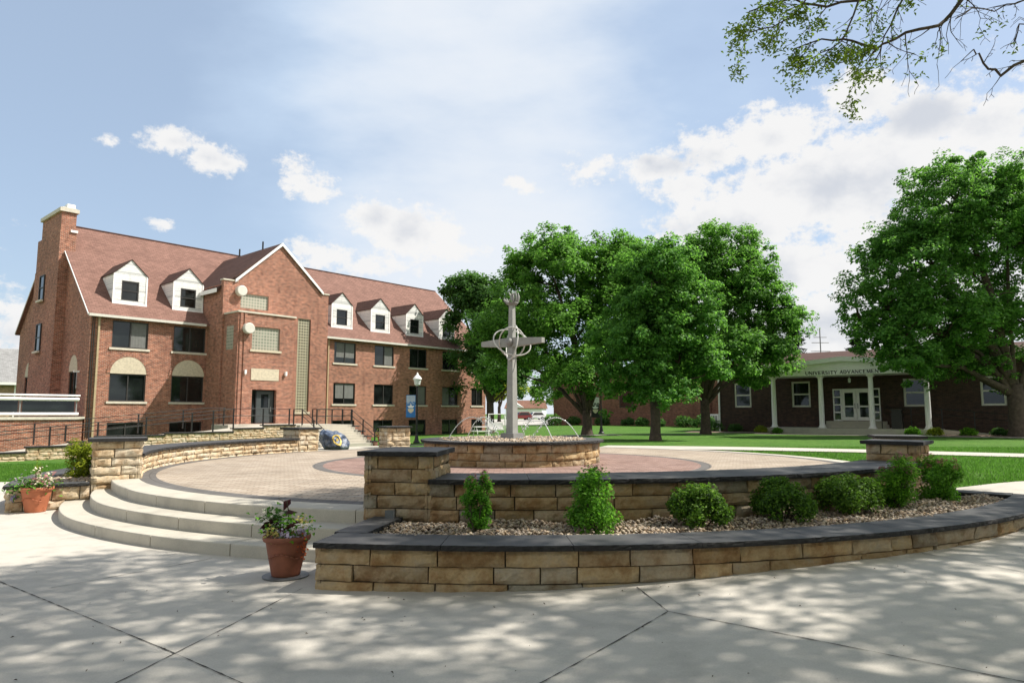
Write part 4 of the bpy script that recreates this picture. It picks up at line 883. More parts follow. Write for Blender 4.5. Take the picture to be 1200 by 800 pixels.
# the advancement office on the right
def letters(root, text, x0, x1, z0, h, y, mat):
    """serif capitals cut from strokes"""
    S = {'U': [(0, 1, 0, .25, 't'), (0, .25, .2, 0, 't'), (.2, 0, .5, 0, 'n'), (.5, 0, .7, .25, 'n'), (.7, .25, .7, 1, 'n')], 'N': [(0, 0, 0, 1, 'n'), (0, 1, .7, 0, 't'), (.7, 0, .7, 1, 'n')], 'I': [(.1, 0, .1, 1, 't')],
         'V': [(0, 1, .35, 0, 't'), (.35, 0, .7, 1, 'n')], 'E': [(.06, 0, .06, 1, 't'), (.06, .97, .6, .97, 'n'), (.06, .5, .45, .5, 'n'), (.06, .03, .6, .03, 'n')],
         'R': [(.06, 0, .06, 1, 't'), (.06, .97, .45, .97, 'n'), (.45, .97, .58, .75, 't'), (.58, .75, .45, .52, 't'), (.45, .52, .06, .52, 'n'), (.3, .52, .65, 0, 't')],
         'S': [(.52, .8, .42, .97, 'n'), (.42, .97, .15, .97, 'n'), (.15, .97, .03, .77, 't'), (.03, .77, .5, .3, 't'), (.5, .3, .4, .03, 't'), (.4, .03, .12, .03, 'n'), (.12, .03, .02, .22, 'n')],
         'T': [(.33, 0, .33, 1, 't'), (0, .97, .66, .97, 'n'), (0, .97, 0, .8, 'n'), (.66, .97, .66, .8, 'n')], 'Y': [(0, 1, .34, .48, 't'), (.34, .48, .68, 1, 'n'), (.34, 0, .34, .48, 't')],
         'A': [(0, 0, .36, 1, 'n'), (.36, 1, .72, 0, 't'), (.13, .35, .58, .35, 'n')], 'D': [(.06, 0, .06, 1, 't'), (.06, .97, .4, .97, 'n'), (.4, .97, .66, .7, 't'), (.66, .7, .66, .3, 't'), (.66, .3, .4, .03, 't'), (.4, .03, .06, .03, 'n')],
         'C': [(.64, .78, .5, .97, 'n'), (.5, .97, .25, .97, 'n'), (.25, .97, .03, .7, 't'), (.03, .7, .03, .3, 't'), (.03, .3, .25, .03, 't'), (.25, .03, .5, .03, 'n'), (.5, .03, .64, .2, 'n')],
         'M': [(.03, 0, .03, 1, 'n'), (.03, 1, .42, .05, 't'), (.42, .05, .8, 1, 'n'), (.8, 0, .8, 1, 't')]}
    Wd = {'I': .2, 'M': .84, 'E': .62, 'S': .55, 'T': .66, 'R': .66}
    adv = lambda ch: .5 if ch == ' ' else Wd.get(ch, .7)+.30
    tot = sum(adv(c) for c in text)-.3; k = (x1-x0)/tot; x = x0
    for ch in text:
        if ch != ' ':
            m = MB()
            for i, (ax, az, bx, bz, wt) in enumerate(S[ch]):
                w = (.115 if wt == 't' else .062)*h; p = Vector((x+ax*k, z0+az*h)); q = Vector((x+bx*k, z0+bz*h)); d = (q-p).normalized(); nn = Vector((-d.y, d.x))*w; p -= d*w*.6; q += d*w*.6
                yy = y-.02-.0006*i; a, b, c, e = p+nn, q+nn, q-nn, p-nn
                m.add([(v.x, Y_, v.y) for Y_ in (yy, y-.001) for v in (a, b, c, e)], [(3, 2, 1, 0), (0, 1, 5, 4), (1, 2, 6, 5), (2, 3, 7, 6), (3, 0, 4, 7)])
                for zz in ((az, ax), (bz, bx)):
                    if abs(ax-bx) < .5 and abs(az-bz) > .45 and zz[0] in (0, 1): m.box(x+zz[1]*k-.14*h, x+zz[1]*k+.14*h, y-.026-.0007*i, y-.001, z0+(zz[0]*.95)*h, z0+(zz[0]*.95+.05)*h)
            m.build('sign_letter', mat, root)
        x += adv(ch)*k
def build_office():
    root = thing('brick_office', 'low dark brick office with white columned portico and raised lettering', 'building', (19.91, 44, 0), math.atan2(-1, 1.23))
    Y = 2.6; Z0 = -.3; ZT = 4.95
    wins = [(-6.73, -5.5, 2.02, 3.78), (-2.66, -1.42, 2.02, 3.78), (4.2, 5.45, 2.02, 3.78), (8.25, 9.5, 2.05, 3.8), (12.2, 13.45, 2.05, 3.8)]; door = (0., 2.86, 1.1, 3.22)
    m = MB(); m.wall(Y, -7.97, 16, Z0, ZT, wins+[door], .14); m.quad((-7.97, 16, Z0), (-7.97, Y, Z0), (-7.97, Y, ZT), (-7.97, 16, ZT)); m.quad((16, Y, Z0), (16, 16, Z0), (16, 16, ZT), (16, Y, ZT)); m.quad((16, 16, Z0), (-7.97, 16, Z0), (-7.97, 16, ZT), (16, 16, ZT))
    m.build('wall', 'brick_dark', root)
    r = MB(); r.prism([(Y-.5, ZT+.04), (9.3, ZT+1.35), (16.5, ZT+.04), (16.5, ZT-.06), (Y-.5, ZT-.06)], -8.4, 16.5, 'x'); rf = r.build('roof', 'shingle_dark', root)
    r = MB(); r.box(-8.45, 16.55, Y-.56, Y-.503, ZT-.16, ZT+.06); r.build('fascia', 'cream_paint', rf)
    d = MB(); d.box(-7.93, -7.82, Y-.1, Y-.003, Z0, ZT-.1); d.build('downspout', 'white_paint', root)
    for w in wins: window(root, *w, Y, ('cream_paint', 'window_glass'), 'h', .12)
    # portico
    p = MB(); cx = 1.39; y0, y1 = -.42, 2.2
    p.box(-3.3, 6.1, y0, Y-.55, 4.0, 4.42); p.build('entablature', 'white_paint', root)
    p = MB(); p.prism([(-3.3, 4.423), (6.1, 4.423), (6.1, 4.45), (cx, 4.85), (-3.3, 4.45)], y0+.03, Y-.56, 'y'); p.build('tympanum', 'white_paint', root)
    p = MB()
    for sg in (-1, 1):
        xe = cx+sg*5.05; vs = [(cx, 4.852), (xe, 4.432), (xe, 4.70), (cx, 5.14)]
        p.prism(vs if sg < 0 else vs[::-1], y0-.28, Y-.57, 'y')
    p.build('portico_roof', 'white_paint', root)
    letters(root, 'UNIVERSITY ADVANCEMENT', -.80, 3.62, 4.07, .20, y0, 'black_metal')
    for x in (-3.04, -.05, 2.87, 5.84):
        c = MB(); c.lathe([(.20, .70), (.20, .78), (.17, .82), (.16, .9), (.155, 2.2), (.135, 3.75), (.15, 3.8), (.15, 3.84), (.18, 3.88)], (x, 0, 0), 24); c.box(x-.22, x+.22, -.22, .22, .62, .702); c.box(x-.2, x+.2, -.2, .2, 3.88, 3.998); c.build('column', 'white_paint', root)
    f = MB(); f.box(-3.4, 6.3, -.5, Y-.003, -.3, .66); f.box(-.4, 3.3, 1.5, Y-.004, .662, .88); f.box(-.3, 3.2, 1.9, Y-.005, .882, 1.09)
    f.prism([(6.302, -.3), (6.302, .66), (11.5, .2), (11.5, -.3)], -.45, 1.2, 'y'); f.build('porch_floor', 'step_concrete', root)
    # doors
    fr = MB(); y = Y+.02
    for a, b in ((0, .08), (.46, .55), (2.31, 2.40), (2.78, 2.86), (1.41, 1.45)): fr.box(a, b, y, y+.1, 1.1, 3.22)
    for a, b in ((.08, .46), (2.40, 2.78)):
        for z in (1.1, 1.62, 2.12, 2.62, 3.13): fr.box(a, b, y+.01, y+.09, z, z+.09)
    fr.box(.55, 2.31, y+.005, y+.1, 3.12, 3.22); ob = fr.build('door_frame', 'white_paint', root)
    for a, b in ((.06, .5), (2.36, 2.8)): g = MB(); g.quad((a, y+.06, 1.12), (b, y+.06, 1.12), (b, y+.06, 3.2), (a, y+.06, 3.2)); g.build('sidelight', 'window_glass', ob)
    for a, b in ((.56, 1.40), (1.46, 2.30)):
        d = MB(); d.wall(y+.02, a, b, 1.12, 3.12, [(a+.16, b-.16, 1.35, 2.0), (a+.16, b-.16, 2.1, 2.95)], .05); dd = d.build('door', 'white_paint', root)
        d = MB(); d.quad((a+.15, y+.06, 1.34), (b-.15, y+.06, 1.34), (b-.15, y+.06, 2.96), (a+.15, y+.06, 2.96)); d.build('door_glass', 'window_glass', dd)
        hx = 1.34 if a < 1 else 1.52; d = MB(); d.box(hx-.02, hx+.02, y-.05, y+.02, 1.9, 2.25); d.build('handle', 'galvanised', dd)
    l = MB(); l.tube([(1.4, 1.2, 4.0), (1.4, 1.2, 3.85)], .015, 6); l.lathe([(.0, 3.55), (.08, 3.57), (.09, 3.8), (.03, 3.86), (0, 3.86)], (1.4, 1.2, 0), 14); l.build('porch_lamp', 'lamp_glass', root)
    rl = MB()
    for dz in (0, -.35): rl.tube([(3.2, 1., 1.95+dz), (6.4, 1., 1.85+dz), (11.3, 1., 1.35+dz)], .02, 6)
    for x in (3.2, 4.8, 6.4, 8.0, 9.6, 11.2): rl.box(x-.025, x+.025, .975, 1.025, .3, 1.95 if x < 5 else 1.86-(x-6.4)*.1)
    rl.build('ramp_railing', 'black_metal', root)
    O = root.matrix_basis
    t = thing('trash_can', 'dark brown square trash can on the portico step', 'trash can', O @ Vector((4.25, -.12, .66)), root.rotation_euler.z)
    m = MB(); m.box(-.28, .28, -.28, .28, 0, .82); m.build('body', 'trash_brown', t)
    m = MB(); m.box(-.31, .31, -.31, .31, .822, .9); m.box(-.26, .26, .2, .26, .9, 1.1); m.box(-.26, .26, -.26, -.2, .9, 1.1); m.box(-.31, .31, -.31, .31, 1.1, 1.18); m.build('lid', 'trash_brown', t)
    return root
office = build_office(); OFF = office.matrix_basis.copy()
def ol(x, y, z): return OFF @ Vector((x, y, z))

def build_rear():
    root = thing('rear_building', 'long windowless brick building behind the maples on the far lawn', 'building', (21.5, 64.5, 0), math.atan2(-1, 1.23))
    m = MB(); m.box(-21.6, 2, 0, 14, -.5, 6.0)
    for x in (-4.4, -3.4): m.box(x, x+.55, -.35, -.003, -.5, 5.9)
    m.build('wall', 'brick_rear', root)
    m = MB(); m.box(-21.7, 2.1, -.12, 14.1, 6.003, 6.25); m.build('parapet_cap', 'sill_stone', root)
    for x in (-18.5, -13.):
        w = MB(); w.box(x, x+1.6, -.04, -.003, 2.2, 4.2); o = w.build('window', 'bronze_frame', root); g = MB(); g.quad((x+.1, -.045, 2.3), (x+1.5, -.045, 2.3), (x+1.5, -.045, 4.1), (x+.1, -.045, 4.1)); g.build('pane', 'window_glass', o)
    O = root.matrix_basis
    t = thing('utility_cabinet', 'small white louvred utility cabinet against the rear brick wall', 'cabinet', O @ Vector((-2.2, -1.1, .28)), root.rotation_euler.z)
    m = MB(); m.box(-.6, .6, -.4, .4, 0, 1.25); m.build('cabinet_body', 'white_paint', t)
    m = MB()
    for i in range(5): m.box(-.5+i*.21, -.38+i*.21, -.42, -.402, .15, 1.1)
    m.build('louvres', 'grey_metal', t)
    # grey roofed building far left
    root = thing('tan_brick_house', 'tan brick building with grey roof and white gutter at far left', 'building', (-57.5, 78, 0), R(35))
    m = MB(); m.box(-30, 3.0, 0, 12, -1, 5.0); m.add([(3.0, 0, 5), (3.0, 12, 5), (3.0, 6, 9.2)], [(0, 1, 2)]); m.build('wall', 'brick_tan', root)
    m = MB(); m.prism([(-.5, 5.0), (6, 9.4), (12.5, 5.), (12.5, 4.85), (6, 9.22), (-.5, 4.85)], -30.3, 3.3, 'x'); m.build('roof', 'shingle_grey', root)
    m = MB(); m.box(-30.3, 3.3, -.66, -.503, 4.8, 5.1); m.box(.6, .75, -.16, -.003, -.5, 4.8); m.build('gutter', 'white_paint', root)
    # small house beyond the parking lot
    root = thing('small_house', 'distant white gabled house with red roof beyond the parked cars', 'house', (3.0, 205, .1), R(-12))
    m = MB(); m.box(-5, 6, 0, 8, -.5, 3.0); m.prism([(-5, 3.0), (1, 3.0), (-2, 4.6)], -.15, 3, 'y'); m.build('wall', 'white_paint', root)
    m = MB(); m.prism([(-.4, 3.0), (4, 5.4), (8.4, 3.0), (8.4, 2.85), (-.4, 2.85)], -5.4, 6.4, 'x'); m.build('roof', 'brick_rear', root)
    for x in (-2.6, 2., 4.2): window(root, x, x+1., 1., 2.3, -.0 if x > 0 else -.05, ('cream_paint', 'window_glass'), 'h', .12)
build_rear()

# ------------------------------------------------------------------ street furniture
def lamp_post(loc, h, banner, label, ban_lab, rz=0):
    t = thing('street_lamp', label, 'street lamp', loc, rz)
    m = MB(); m.lathe([(.2, 0), (.2, .08), (.14, .14), (.09, .4), (.075, .5), (.06, .55)], n=16); m.build('base', 'black_metal', t)
    m = MB(); m.lathe([(.06, .55), (.05, h-.8), (.09, h-.78), (.09, h-.7)], n=14); m.build('pole', 'black_metal', t)
    m = MB(); m.lathe([(.07, h-.7), (.17, h-.62), (.24, h-.3), (.0, h-.3)], n=16); m.build('globe', 'lamp_glass', t)
    m = MB(); m.lathe([(.27, h-.3), (.28, h-.26), (.2, h-.14), (.08, h-.02), (.04, h+.1), (0, h+.14)], n=16); m.build('lamp_cap', 'white_paint', t)
    z1 = h-1.25; z0 = z1-1.35; b = MB(); b.box(-.66, -.09, -.006, .006, z0, z1); ob = b.build('banner', banner[0], t); ob['label'] = ban_lab
    a = MB()
    for z in (z0-.02, z1+.02): a.tube([(-.7, 0, z), (0, 0, z)], .014, 6)
    a.build('banner_arm', 'black_metal', t)
    y = -.0075; a = MB(); a.add([(x, y, z1-.02-zz) for x, zz in ((-.64, .42), (-.64, 0), (-.11, 0), (-.11, .42), (-.2, .36), (-.3, .44), (-.4, .36), (-.5, .45))], [(0, 7, 6, 5, 4, 3, 2, 1)][:1]); 
    for i in range(5): a.box(-.62+.1*i, -.57+.1*i, y-.001, y+.001, z1-.55, z1-.47)
    a.build('banner_lettering', banner[1], ob)
    c = -.375; a = MB(); zc = z0+.62
    a.add([(c+x, y-.001, zc+z) for x, z in ((-.22, .08), (-.12, -.05), (.12, -.05), (.22, .08), (.08, .08), (.0, .2), (-.08, .08))], [(0, 1, 2, 3, 4, 5, 6)])
    a.build('banner_crest', 'white_paint', ob)
    a = MB(); a.add([(c+x, y-.002, zc-.1+z) for x, z in ((-.18, 0), (-.17, -.12), (-.08, -.22), (0, -.26), (.08, -.22), (.17, -.12), (.18, 0), (.08, .01), (-.08, .01))], [(0, 1, 2, 3, 4, 5, 6, 7, 8)]); a.build('banner_shield', 'banner_cream', ob)
x, y = -5.79, 41.79
lamp_post((x, y, H(x, y)), 4.15, ('blue_cloth', 'pale_blue'), 'lamp post with blue banner in front of the brick hall', 'blue banner with white and cream emblem')
x, y = 5.95, 45.85
lamp_post((x, y, H(x, y)), 3.7, ('black_metal', 'white_paint'), 'lamp post with black and white banner beside the forked maple', 'black and white banner')

def boulder():
    t = thing('painted_rock', 'dark painted boulder with yellow ring emblem beside the stone pillar', 'rock', (-5.72, 22.2, .41), R(-30))
    bm = bmesh.new(); bmesh.ops.create_icosphere(bm, subdivisions=5, radius=1)
    f = lambda p: Vector((max(-.8, min(.80, p.x))*.42, max(-.72, min(.72, p.y))*.48, max(-.78, min(.9, p.z))*.37))
    def shape(p):
        q = f(p)+p*(.075*noise.fractal(p*1.4+Vector((3, 1, 5)), .8, 2., 6)); q.x += -.42*q.z; return q+Vector((0, 0, .27))
    for v in bm.verts: v.co = shape(v.co.copy())
    me = bpy.data.meshes.new('rock'); bm.to_mesh(me); bm.free(); mesh_obj('rock', me, 'painted_rock', t, True)
    def on(a, b):                                              # a point just above the rock's right hand face
        p = Vector((math.cos(a)*math.cos(b), math.sin(a)*math.cos(b), math.sin(b))); q = shape(p); return q+Vector((.02, 0, .012))
    m = MB(); n = 36; vs = []
    for i in range(n):
        c = 2*math.pi*i/n
        for r in (.25, .36): vs.append(on(-.45+r*1.15*math.cos(c), .22+r*1.35*math.sin(c)))
    m.add(vs, [(2*i, 2*((i+1) % n), 2*((i+1) % n)+1, 2*i+1) for i in range(n)])
    m.add([on(-.45+x*.8, .22+z*.8) for x, z in ((-.14, -.16), (.14, -.16), (.17, .08), (.06, .02), (0, .2), (-.06, .02), (-.17, .08))], [(0, 1, 2, 3, 4, 5, 6)]); m.build('painted_emblem', 'yellow_paint', t)
boulder()

def white_things():
    x, y = -1.0, 50.0; z = H(x, y)
    t = thing('picnic_table', 'white metal picnic table on the grass left of the cross', 'table', (-2.05, 46.5, H(-2.05, 46.5)), R(20))
    m = MB(); m.box(-.55, .55, -.35, .35, .70, .75); m.build('tabletop', 'white_paint', t)
    for yy in (-.62, .62): m = MB(); m.box(-.55, .55, yy-.14, yy+.14, .42, .46); m.build('bench_seat', 'white_paint', t)
    for xx in (-.42, .42): m = MB(); m.tube([(xx, -.62, 0), (xx, -.2, .69)], .025, 6); m.tube([(xx, .62, 0), (xx, .2, .69)], .025, 6); m.tube([(xx, -.62, .41), (xx, .62, .41)], .022, 6); m.build('leg_frame', 'white_paint', t)
    t = thing('garden_swing', 'white metal framed garden swing just left of the cross', 'swing', (-1.05, 47.2, H(-1.05, 47.2)), R(12))
    for xx in (-.62, .62): m = MB(); m.tube([(xx*1.05, -.45, 0), (xx*.9, 0, 1.55), (xx*1.05, .45, 0)], .03, 6); m.build('end_frame', 'white_paint', t)
    m = MB(); m.tube([(-.6, 0, 1.54), (.6, 0, 1.54)], .03, 6); m.build('top_bar', 'white_paint', t)
    m = MB(); m.box(-.5, .5, -.22, .22, .45, .5); m.box(-.5, .5, .2, .24, .52, .95); m.build('seat', 'white_paint', t)
    m = MB()
    for xx in (-.45, .45): m.tube([(xx, 0, .5), (xx, 0, 1.5)], .012, 5)
    m.build('hanger', 'white_paint', t)
white_things()

def car(loc, rz, mat, label, suv=True):
    t = thing('parked_car', label, 'car', loc, rz, 'cars in the far parking lot')
    L = 4.6; hgt = 1.72 if suv else 1.48; m = MB()
    prof = [(-2.3, .35), (2.25, .35), (2.3, .6), (2.25, .82), (1.15, 1.0), (.55, hgt-.08), (.2, hgt), (-1.5, hgt), (-2.1, 1.05) if suv else (-1.6, 1.05), (-2.28, .95)]
    n = len(prof); vs = []
    for (yy, k) in ((-.9, 0), (-.92, 0), (.92, 0), (.9, 0)):
        for (x, z) in prof: vs.append((x*.99 if abs(yy) < .91 else x, (yy-math.copysign(.22, yy)*max(0, z-1.0)/.7), z))
    fs = [tuple(range(n-1, -1, -1)), tuple(3*n+i for i in range(n))] + [(k*n+i, k*n+(i+1) % n, (k+1)*n+(i+1) % n, (k+1)*n+i) for k in range(3) for i in range(n)]
    m.add(vs, fs); m.build('body', mat, t)
    m = MB()
    for sg in (-1, 1):
        q = [(x, sg*(.925-.22*max(0, z-1.0)/.7), z) for x, z in ((.95, 1.04), (.42, hgt-.14), (-1.35, hgt-.14), (-1.85 if suv else -1.4, 1.08))]; m.quad(*(q if sg < 0 else q[::-1]))
    m.quad((1.14, -.82, 1.03), (1.14, .82, 1.03), (.58, .7, hgt-.08), (.58, -.7, hgt-.08)); m.xf(lambda p: (p.x+.012 if p.x > .5 else p.x, p.y, p.z)); m.build('windows', 'window_glass', t)
    for x in (-1.4, 1.4):
        for y in (-.85, .85):
            w = MB(); w.tube([(x, y-.1, .34), (x, y+.1, .34)], .34, 18); wo = w.build('wheel', 'rubber', t); w = MB(); s = math.copysign(1, y); w.tube([(x, y+.1*s, .34), (x, y+.112*s, .34)], .2, 12); w.build('rim', 'hubcap', wo)
    for y in (-.6, .6):
        w = MB(); w.box(2.22, 2.3, y-.2, y+.2, .66, .8); w.build('headlight', 'lamp_glass', t)
car((5.0, 150, H(5., 150)+.05), R(200), 'car_white', 'white car parked beyond the lawn, right of the cross')
car((1.9, 146, H(1.9, 146)+.05), R(205), 'car_red', 'dark red car parked next to the white one')
def antenna():
    t = thing('antenna_mast', 'thin metal antenna mast rising behind the portico roof', 'antenna', (28.6, 63, 0))
    m = MB(); m.tube([(0, 0, 0), (0, 0, 9.4)], .05, 6); m.build('mast', 'grey_metal', t)
    m = MB()
    for z, w in ((7.3, .9), (8.1, .8), (8.6, .6)): m.tube([(-w, 0, z), (w, 0, z)], .03, 5)
    m.build('crossbars', 'grey_metal', t)
antenna()

# ------------------------------------------------------------------ trees
def sph(n, g): v = g.normal(size=(n, 3)); return v/np.linalg.norm(v, axis=1, keepdims=True)
def tree(name, label, base, lobes, n_clump, per, size, trunk_r, fork_z, seed, mat='maple_leaf', bark='bark', group=None, clump_r=(.45, .9), lean=(0, 0), nlimb=14, limbs=(), droop=0., nper=7, bough=.85):
    """tapered trunk, forking limbs and leaf clumps spread through the lobes (world centres + radii)"""
    g = np.random.default_rng(seed); root = thing(name, label, 'tree', base, 0, group); b = np.array(base)
    L = np.array(lobes, float); w = (L[:, 3]*L[:, 4]*L[:, 5])**.7; k = g.choice(len(L), n_clump, p=w/w.sum())
    # each lobe breaks up into boughs, each bough into leaf clumps, so light and dark masses and gaps form
    nb = max(30, int(n_clump/nper)); kb = g.choice(len(L), nb, p=w/w.sum()); db = sph(nb, g); db[:, 2] = np.where(db[:, 2] < -.5, -db[:, 2], db[:, 2])
    BC = L[kb, :3]+db*L[kb, 3:6]*(.45+.55*g.uniform(0, 1, nb)**.5)[:, None]; BR = g.uniform(.75, 1.45, nb)*bough
    k = g.integers(0, nb, n_clump); d = sph(n_clump, g); d[:, 2] = d[:, 2]*.85+.08
    C = BC[k]+d*(BR[k]*(.35+.65*g.uniform(0, 1, n_clump)**.6))[:, None]
    cr = g.uniform(*clump_r, n_clump); cn = .55*d+.45*(C-L[kb[k], :3])/L[kb[k], 3:6]
    idx = np.repeat(np.arange(n_clump), g.integers(int(per*.55), int(per*1.45), n_clump)); n = len(idx)
    dd = sph(n, g); rr = g.uniform(0, 1, n)**.4; off = dd*rr[:, None]*cr[idx, None]*np.array([1.1, 1.1, .72])
    off[:, 2] -= droop*np.hypot(off[:, 0], off[:, 1])
    P = C[idx]+off; N = cn[idx]*.45+dd*.35+np.array([0, 0, .75])+g.normal(0, .38, (n, 3))
    leaves('crown', P-b, N, size*g.uniform(.5, 1.45, n), mat, root, rng=g)
    m = MB(); fk = Vector((b[0]+lean[0], b[1]+lean[1], b[2]+fork_z)); B = Vector(base)
    m.tube([B-B+Vector((0, 0, -.3)), Vector((0, 0, .0)), Vector((0, 0, .35)), (fk-B)*.5+Vector((.03, .02, 0)), fk-B+Vector((0, 0, .2))], [trunk_r*1.5, trunk_r*1.3, trunk_r*1.02, trunk_r*.92, trunk_r*.85], 14)
    m.build('trunk', bark, root, True)
    m = MB(); order = g.permutation(n_clump)[:nlimb]; ends = [Vector(C[i]) for i in order]
    def limb(a, e, r0, r1):
        mid = a.lerp(e, .45)+Vector((g.normal(0, .2), g.normal(0, .2), .12*(e-a).length)); pts = [a.lerp(mid, .0), a.lerp(mid, .5)+Vector((g.normal(0, .06), g.normal(0, .06), 0)), mid, mid.lerp(e, .5)+Vector((g.normal(0, .1), g.normal(0, .1), .08)), e]
        m.tube([p-B for p in pts], [r0, r0*.85, r0*.6+r1*.4, r0*.3+r1*.7, r1], 8); return mid
    mains = [Vector(l[:3]) for l in L]
    lm = []
    for i_, e in enumerate(mains):
        lead = i_ in (0, 2); q = limb(fk-Vector((0, 0, .1 if lead else g.uniform(.0, .22)*fork_z)), e, trunk_r*(.66 if lead else g.uniform(.28, .42)), trunk_r*.12); lm.append((q, e))
    for e in ends:
        q = min((c for pr in lm for c in pr), key=lambda c: (c-e).length); limb(q, e, trunk_r*.17, .015)
    m.build('limbs', bark, root, True)
    return root
def lob(u, v, y, ru, rv, ry=None, dy=0.):
    c = at(u, v, y+dy); return (c.x, c.y, c.z, ru*y/800, (ry if ry else ru)*y/800, rv*y/800)
G_T = 'maples on the lawn'
def gz(x, y): return (x, y, H(x, y))
Y = 39.0
tree('maple_tree', 'large forked maple directly behind the cross and fountain', gz(4.25, Y), [lob(650, 335, Y, 62, 52), lob(610, 375, Y, 50, 55, dy=1), lob(700, 330, Y, 52, 48, dy=1), lob(660, 410, Y, 85, 55), lob(612, 440, Y, 52, 40, dy=1), lob(720, 400, Y, 55, 60), lob(690, 440, Y, 45, 30, dy=-2), lob(745, 340, Y, 42, 54, dy=1.5), lob(715, 305, Y, 42, 30, dy=1), lob(640, 305, Y, 36, 26), lob(585, 410, Y, 36, 44, dy=1)], 1900, 64, .155, .29, 1.2, 21, nlimb=60, clump_r=(.22, .55), group=G_T)
Y = 31.7
tree('maple_tree', 'single trunked maple with low bright boughs right of the forked maple', gz(6.6, Y), [lob(765, 390, Y, 58, 55), lob(740, 420, Y, 42, 40), lob(795, 425, Y, 44, 42), lob(772, 332, Y, 46, 40), lob(760, 462, Y, 52, 22), lob(805, 365, Y, 36, 44), lob(825, 440, Y, 24, 26)], 1300, 68, .138, .24, 1.7, 22, nlimb=40, clump_r=(.18, .46), bough=.75, group=G_T)
Y = 42.3
tree('maple_tree', 'tall spreading maple left of the office portico', gz(11.9, Y), [lob(845, 315, Y, 52, 48), lob(880, 370, Y, 50, 52), lob(812, 350, Y, 44, 60), lob(905, 398, Y, 36, 46), lob(850, 425, Y, 78, 32), lob(880, 300, Y, 18, 26), lob(800, 430, Y, 32, 28), lob(866, 444, Y, 26, 14)], 1600, 62, .165, .30, 2.0, 23, nlimb=50, clump_r=(.24, .56), bough=.85, group=G_T)
Y = 36.3
tree('maple_tree', 'huge bright maple at the right edge overhanging the office', gz(26.7, Y), [lob(1125, 250, Y, 62, 66), lob(1180, 280, Y, 75, 95), lob(1075, 320, Y, 62, 58), lob(1036, 362, Y, 44, 44), lob(1085, 300, Y, 50, 50), lob(1090, 385, Y, 72, 46), lob(1170, 395, Y, 70, 40), lob(1070, 430, Y, 34, 26, dy=-1), lob(1046, 418, Y, 26, 24, dy=-1), lob(1240, 330, Y, 70, 100), lob(1110, 432, Y, 48, 18, dy=1), lob(1006, 372, Y, 18, 18)], 3000, 60, .15, .42, 2.6, 24, nlimb=110, clump_r=(.2, .55), bough=1.0, group=G_T, bark='bark')
Y = 59.5
tree('shade_tree', 'dark tree with feathery top between the cross and brick hall', gz(-1.9, Y), [lob(560, 385, Y, 42, 45), lob(590, 420, Y, 40, 50), lob(548, 355, Y, 30, 30), lob(560, 435, Y, 36, 36), lob(535, 345, Y, 20, 18), lob(585, 365, Y, 34, 36), lob(600, 450, Y, 40, 30)], 820, 75, .235, .36, 2.4, 25, 'maple_leaf_deep', nlimb=30, group='trees round the lawn')
for i, (u, y, h, w, lab) in enumerate(((700, 96, 9, 6, 'far round tree seen through the gap under the forked maple'), (655, 128, 10, 8, 'distant tree behind the white parked car'), (585, 118, 11, 7, 'distant pale tree just left of the cross shaft'), (540, 140, 12, 9, 'distant tree beyond the end of the brick hall'), (470, 170, 11, 9, 'distant tree hidden mostly behind the brick hall'), (1000, 90, 9, 5, 'broad tree behind the office roof'), (-10, 120, 9, 8, 'distant tree behind the grey roofed building'))):
    x = (u-600)/800*y
    z = H(x, y); tree('distant_tree', lab, (x, y, z), [(x, y, z+h*.62, w*.5, w*.5, h*.36), (x-w*.2, y, z+h*.45, w*.4, w*.4, h*.25), (x+w*.22, y+1, z+h*.5, w*.4, w*.4, h*.26)], 110, 60, .5, .3, h*.22, 60+i, 'gold_leaf' if i == 2 else 'maple_leaf', nlimb=8, group='distant trees', clump_r=(.7, 1.4))
def spruce(label, x, y, h, seed):
    g = np.random.default_rng(seed); z = H(x, y); t = thing('spruce_tree', label, 'tree', (x, y, z), 0, 'spruces behind the office'); P = []; N = []; m = MB(); m.tube([(0, 0, -.2), (0, 0, h)], [.2, .02], 8); m.build('trunk', 'bark', t); m = MB()
    for i in range(130):
        f = g.uniform(.12, 1); r = (1-f)*h*.27+.25; a = g.uniform(0, 6.283); zz = f*h; e = Vector((math.cos(a)*r, math.sin(a)*r, zz-.12*r)); m.tube([(0, 0, zz), e], [.02, .006], 5)
        for j in range(70):
            s = g.uniform(.1, 1); p = Vector((0, 0, zz)).lerp(e, s); P.append((p.x+g.normal(0, .12), p.y+g.normal(0, .12), p.z-abs(g.normal(0, .14)))); N.append((g.normal(0, .5), g.normal(0, .5), 1))
    m.build('limbs', 'bark', t); leaves('crown', P, np.array(N), .22, 'spruce_leaf', t, .35, rng=g)
spruce('dark spruce showing behind the left end of the portico', 33.5*.72, 58, 9.2, 5); spruce('dark spruce showing between the antenna and the right maple', 31.5, 62, 9.4, 6)

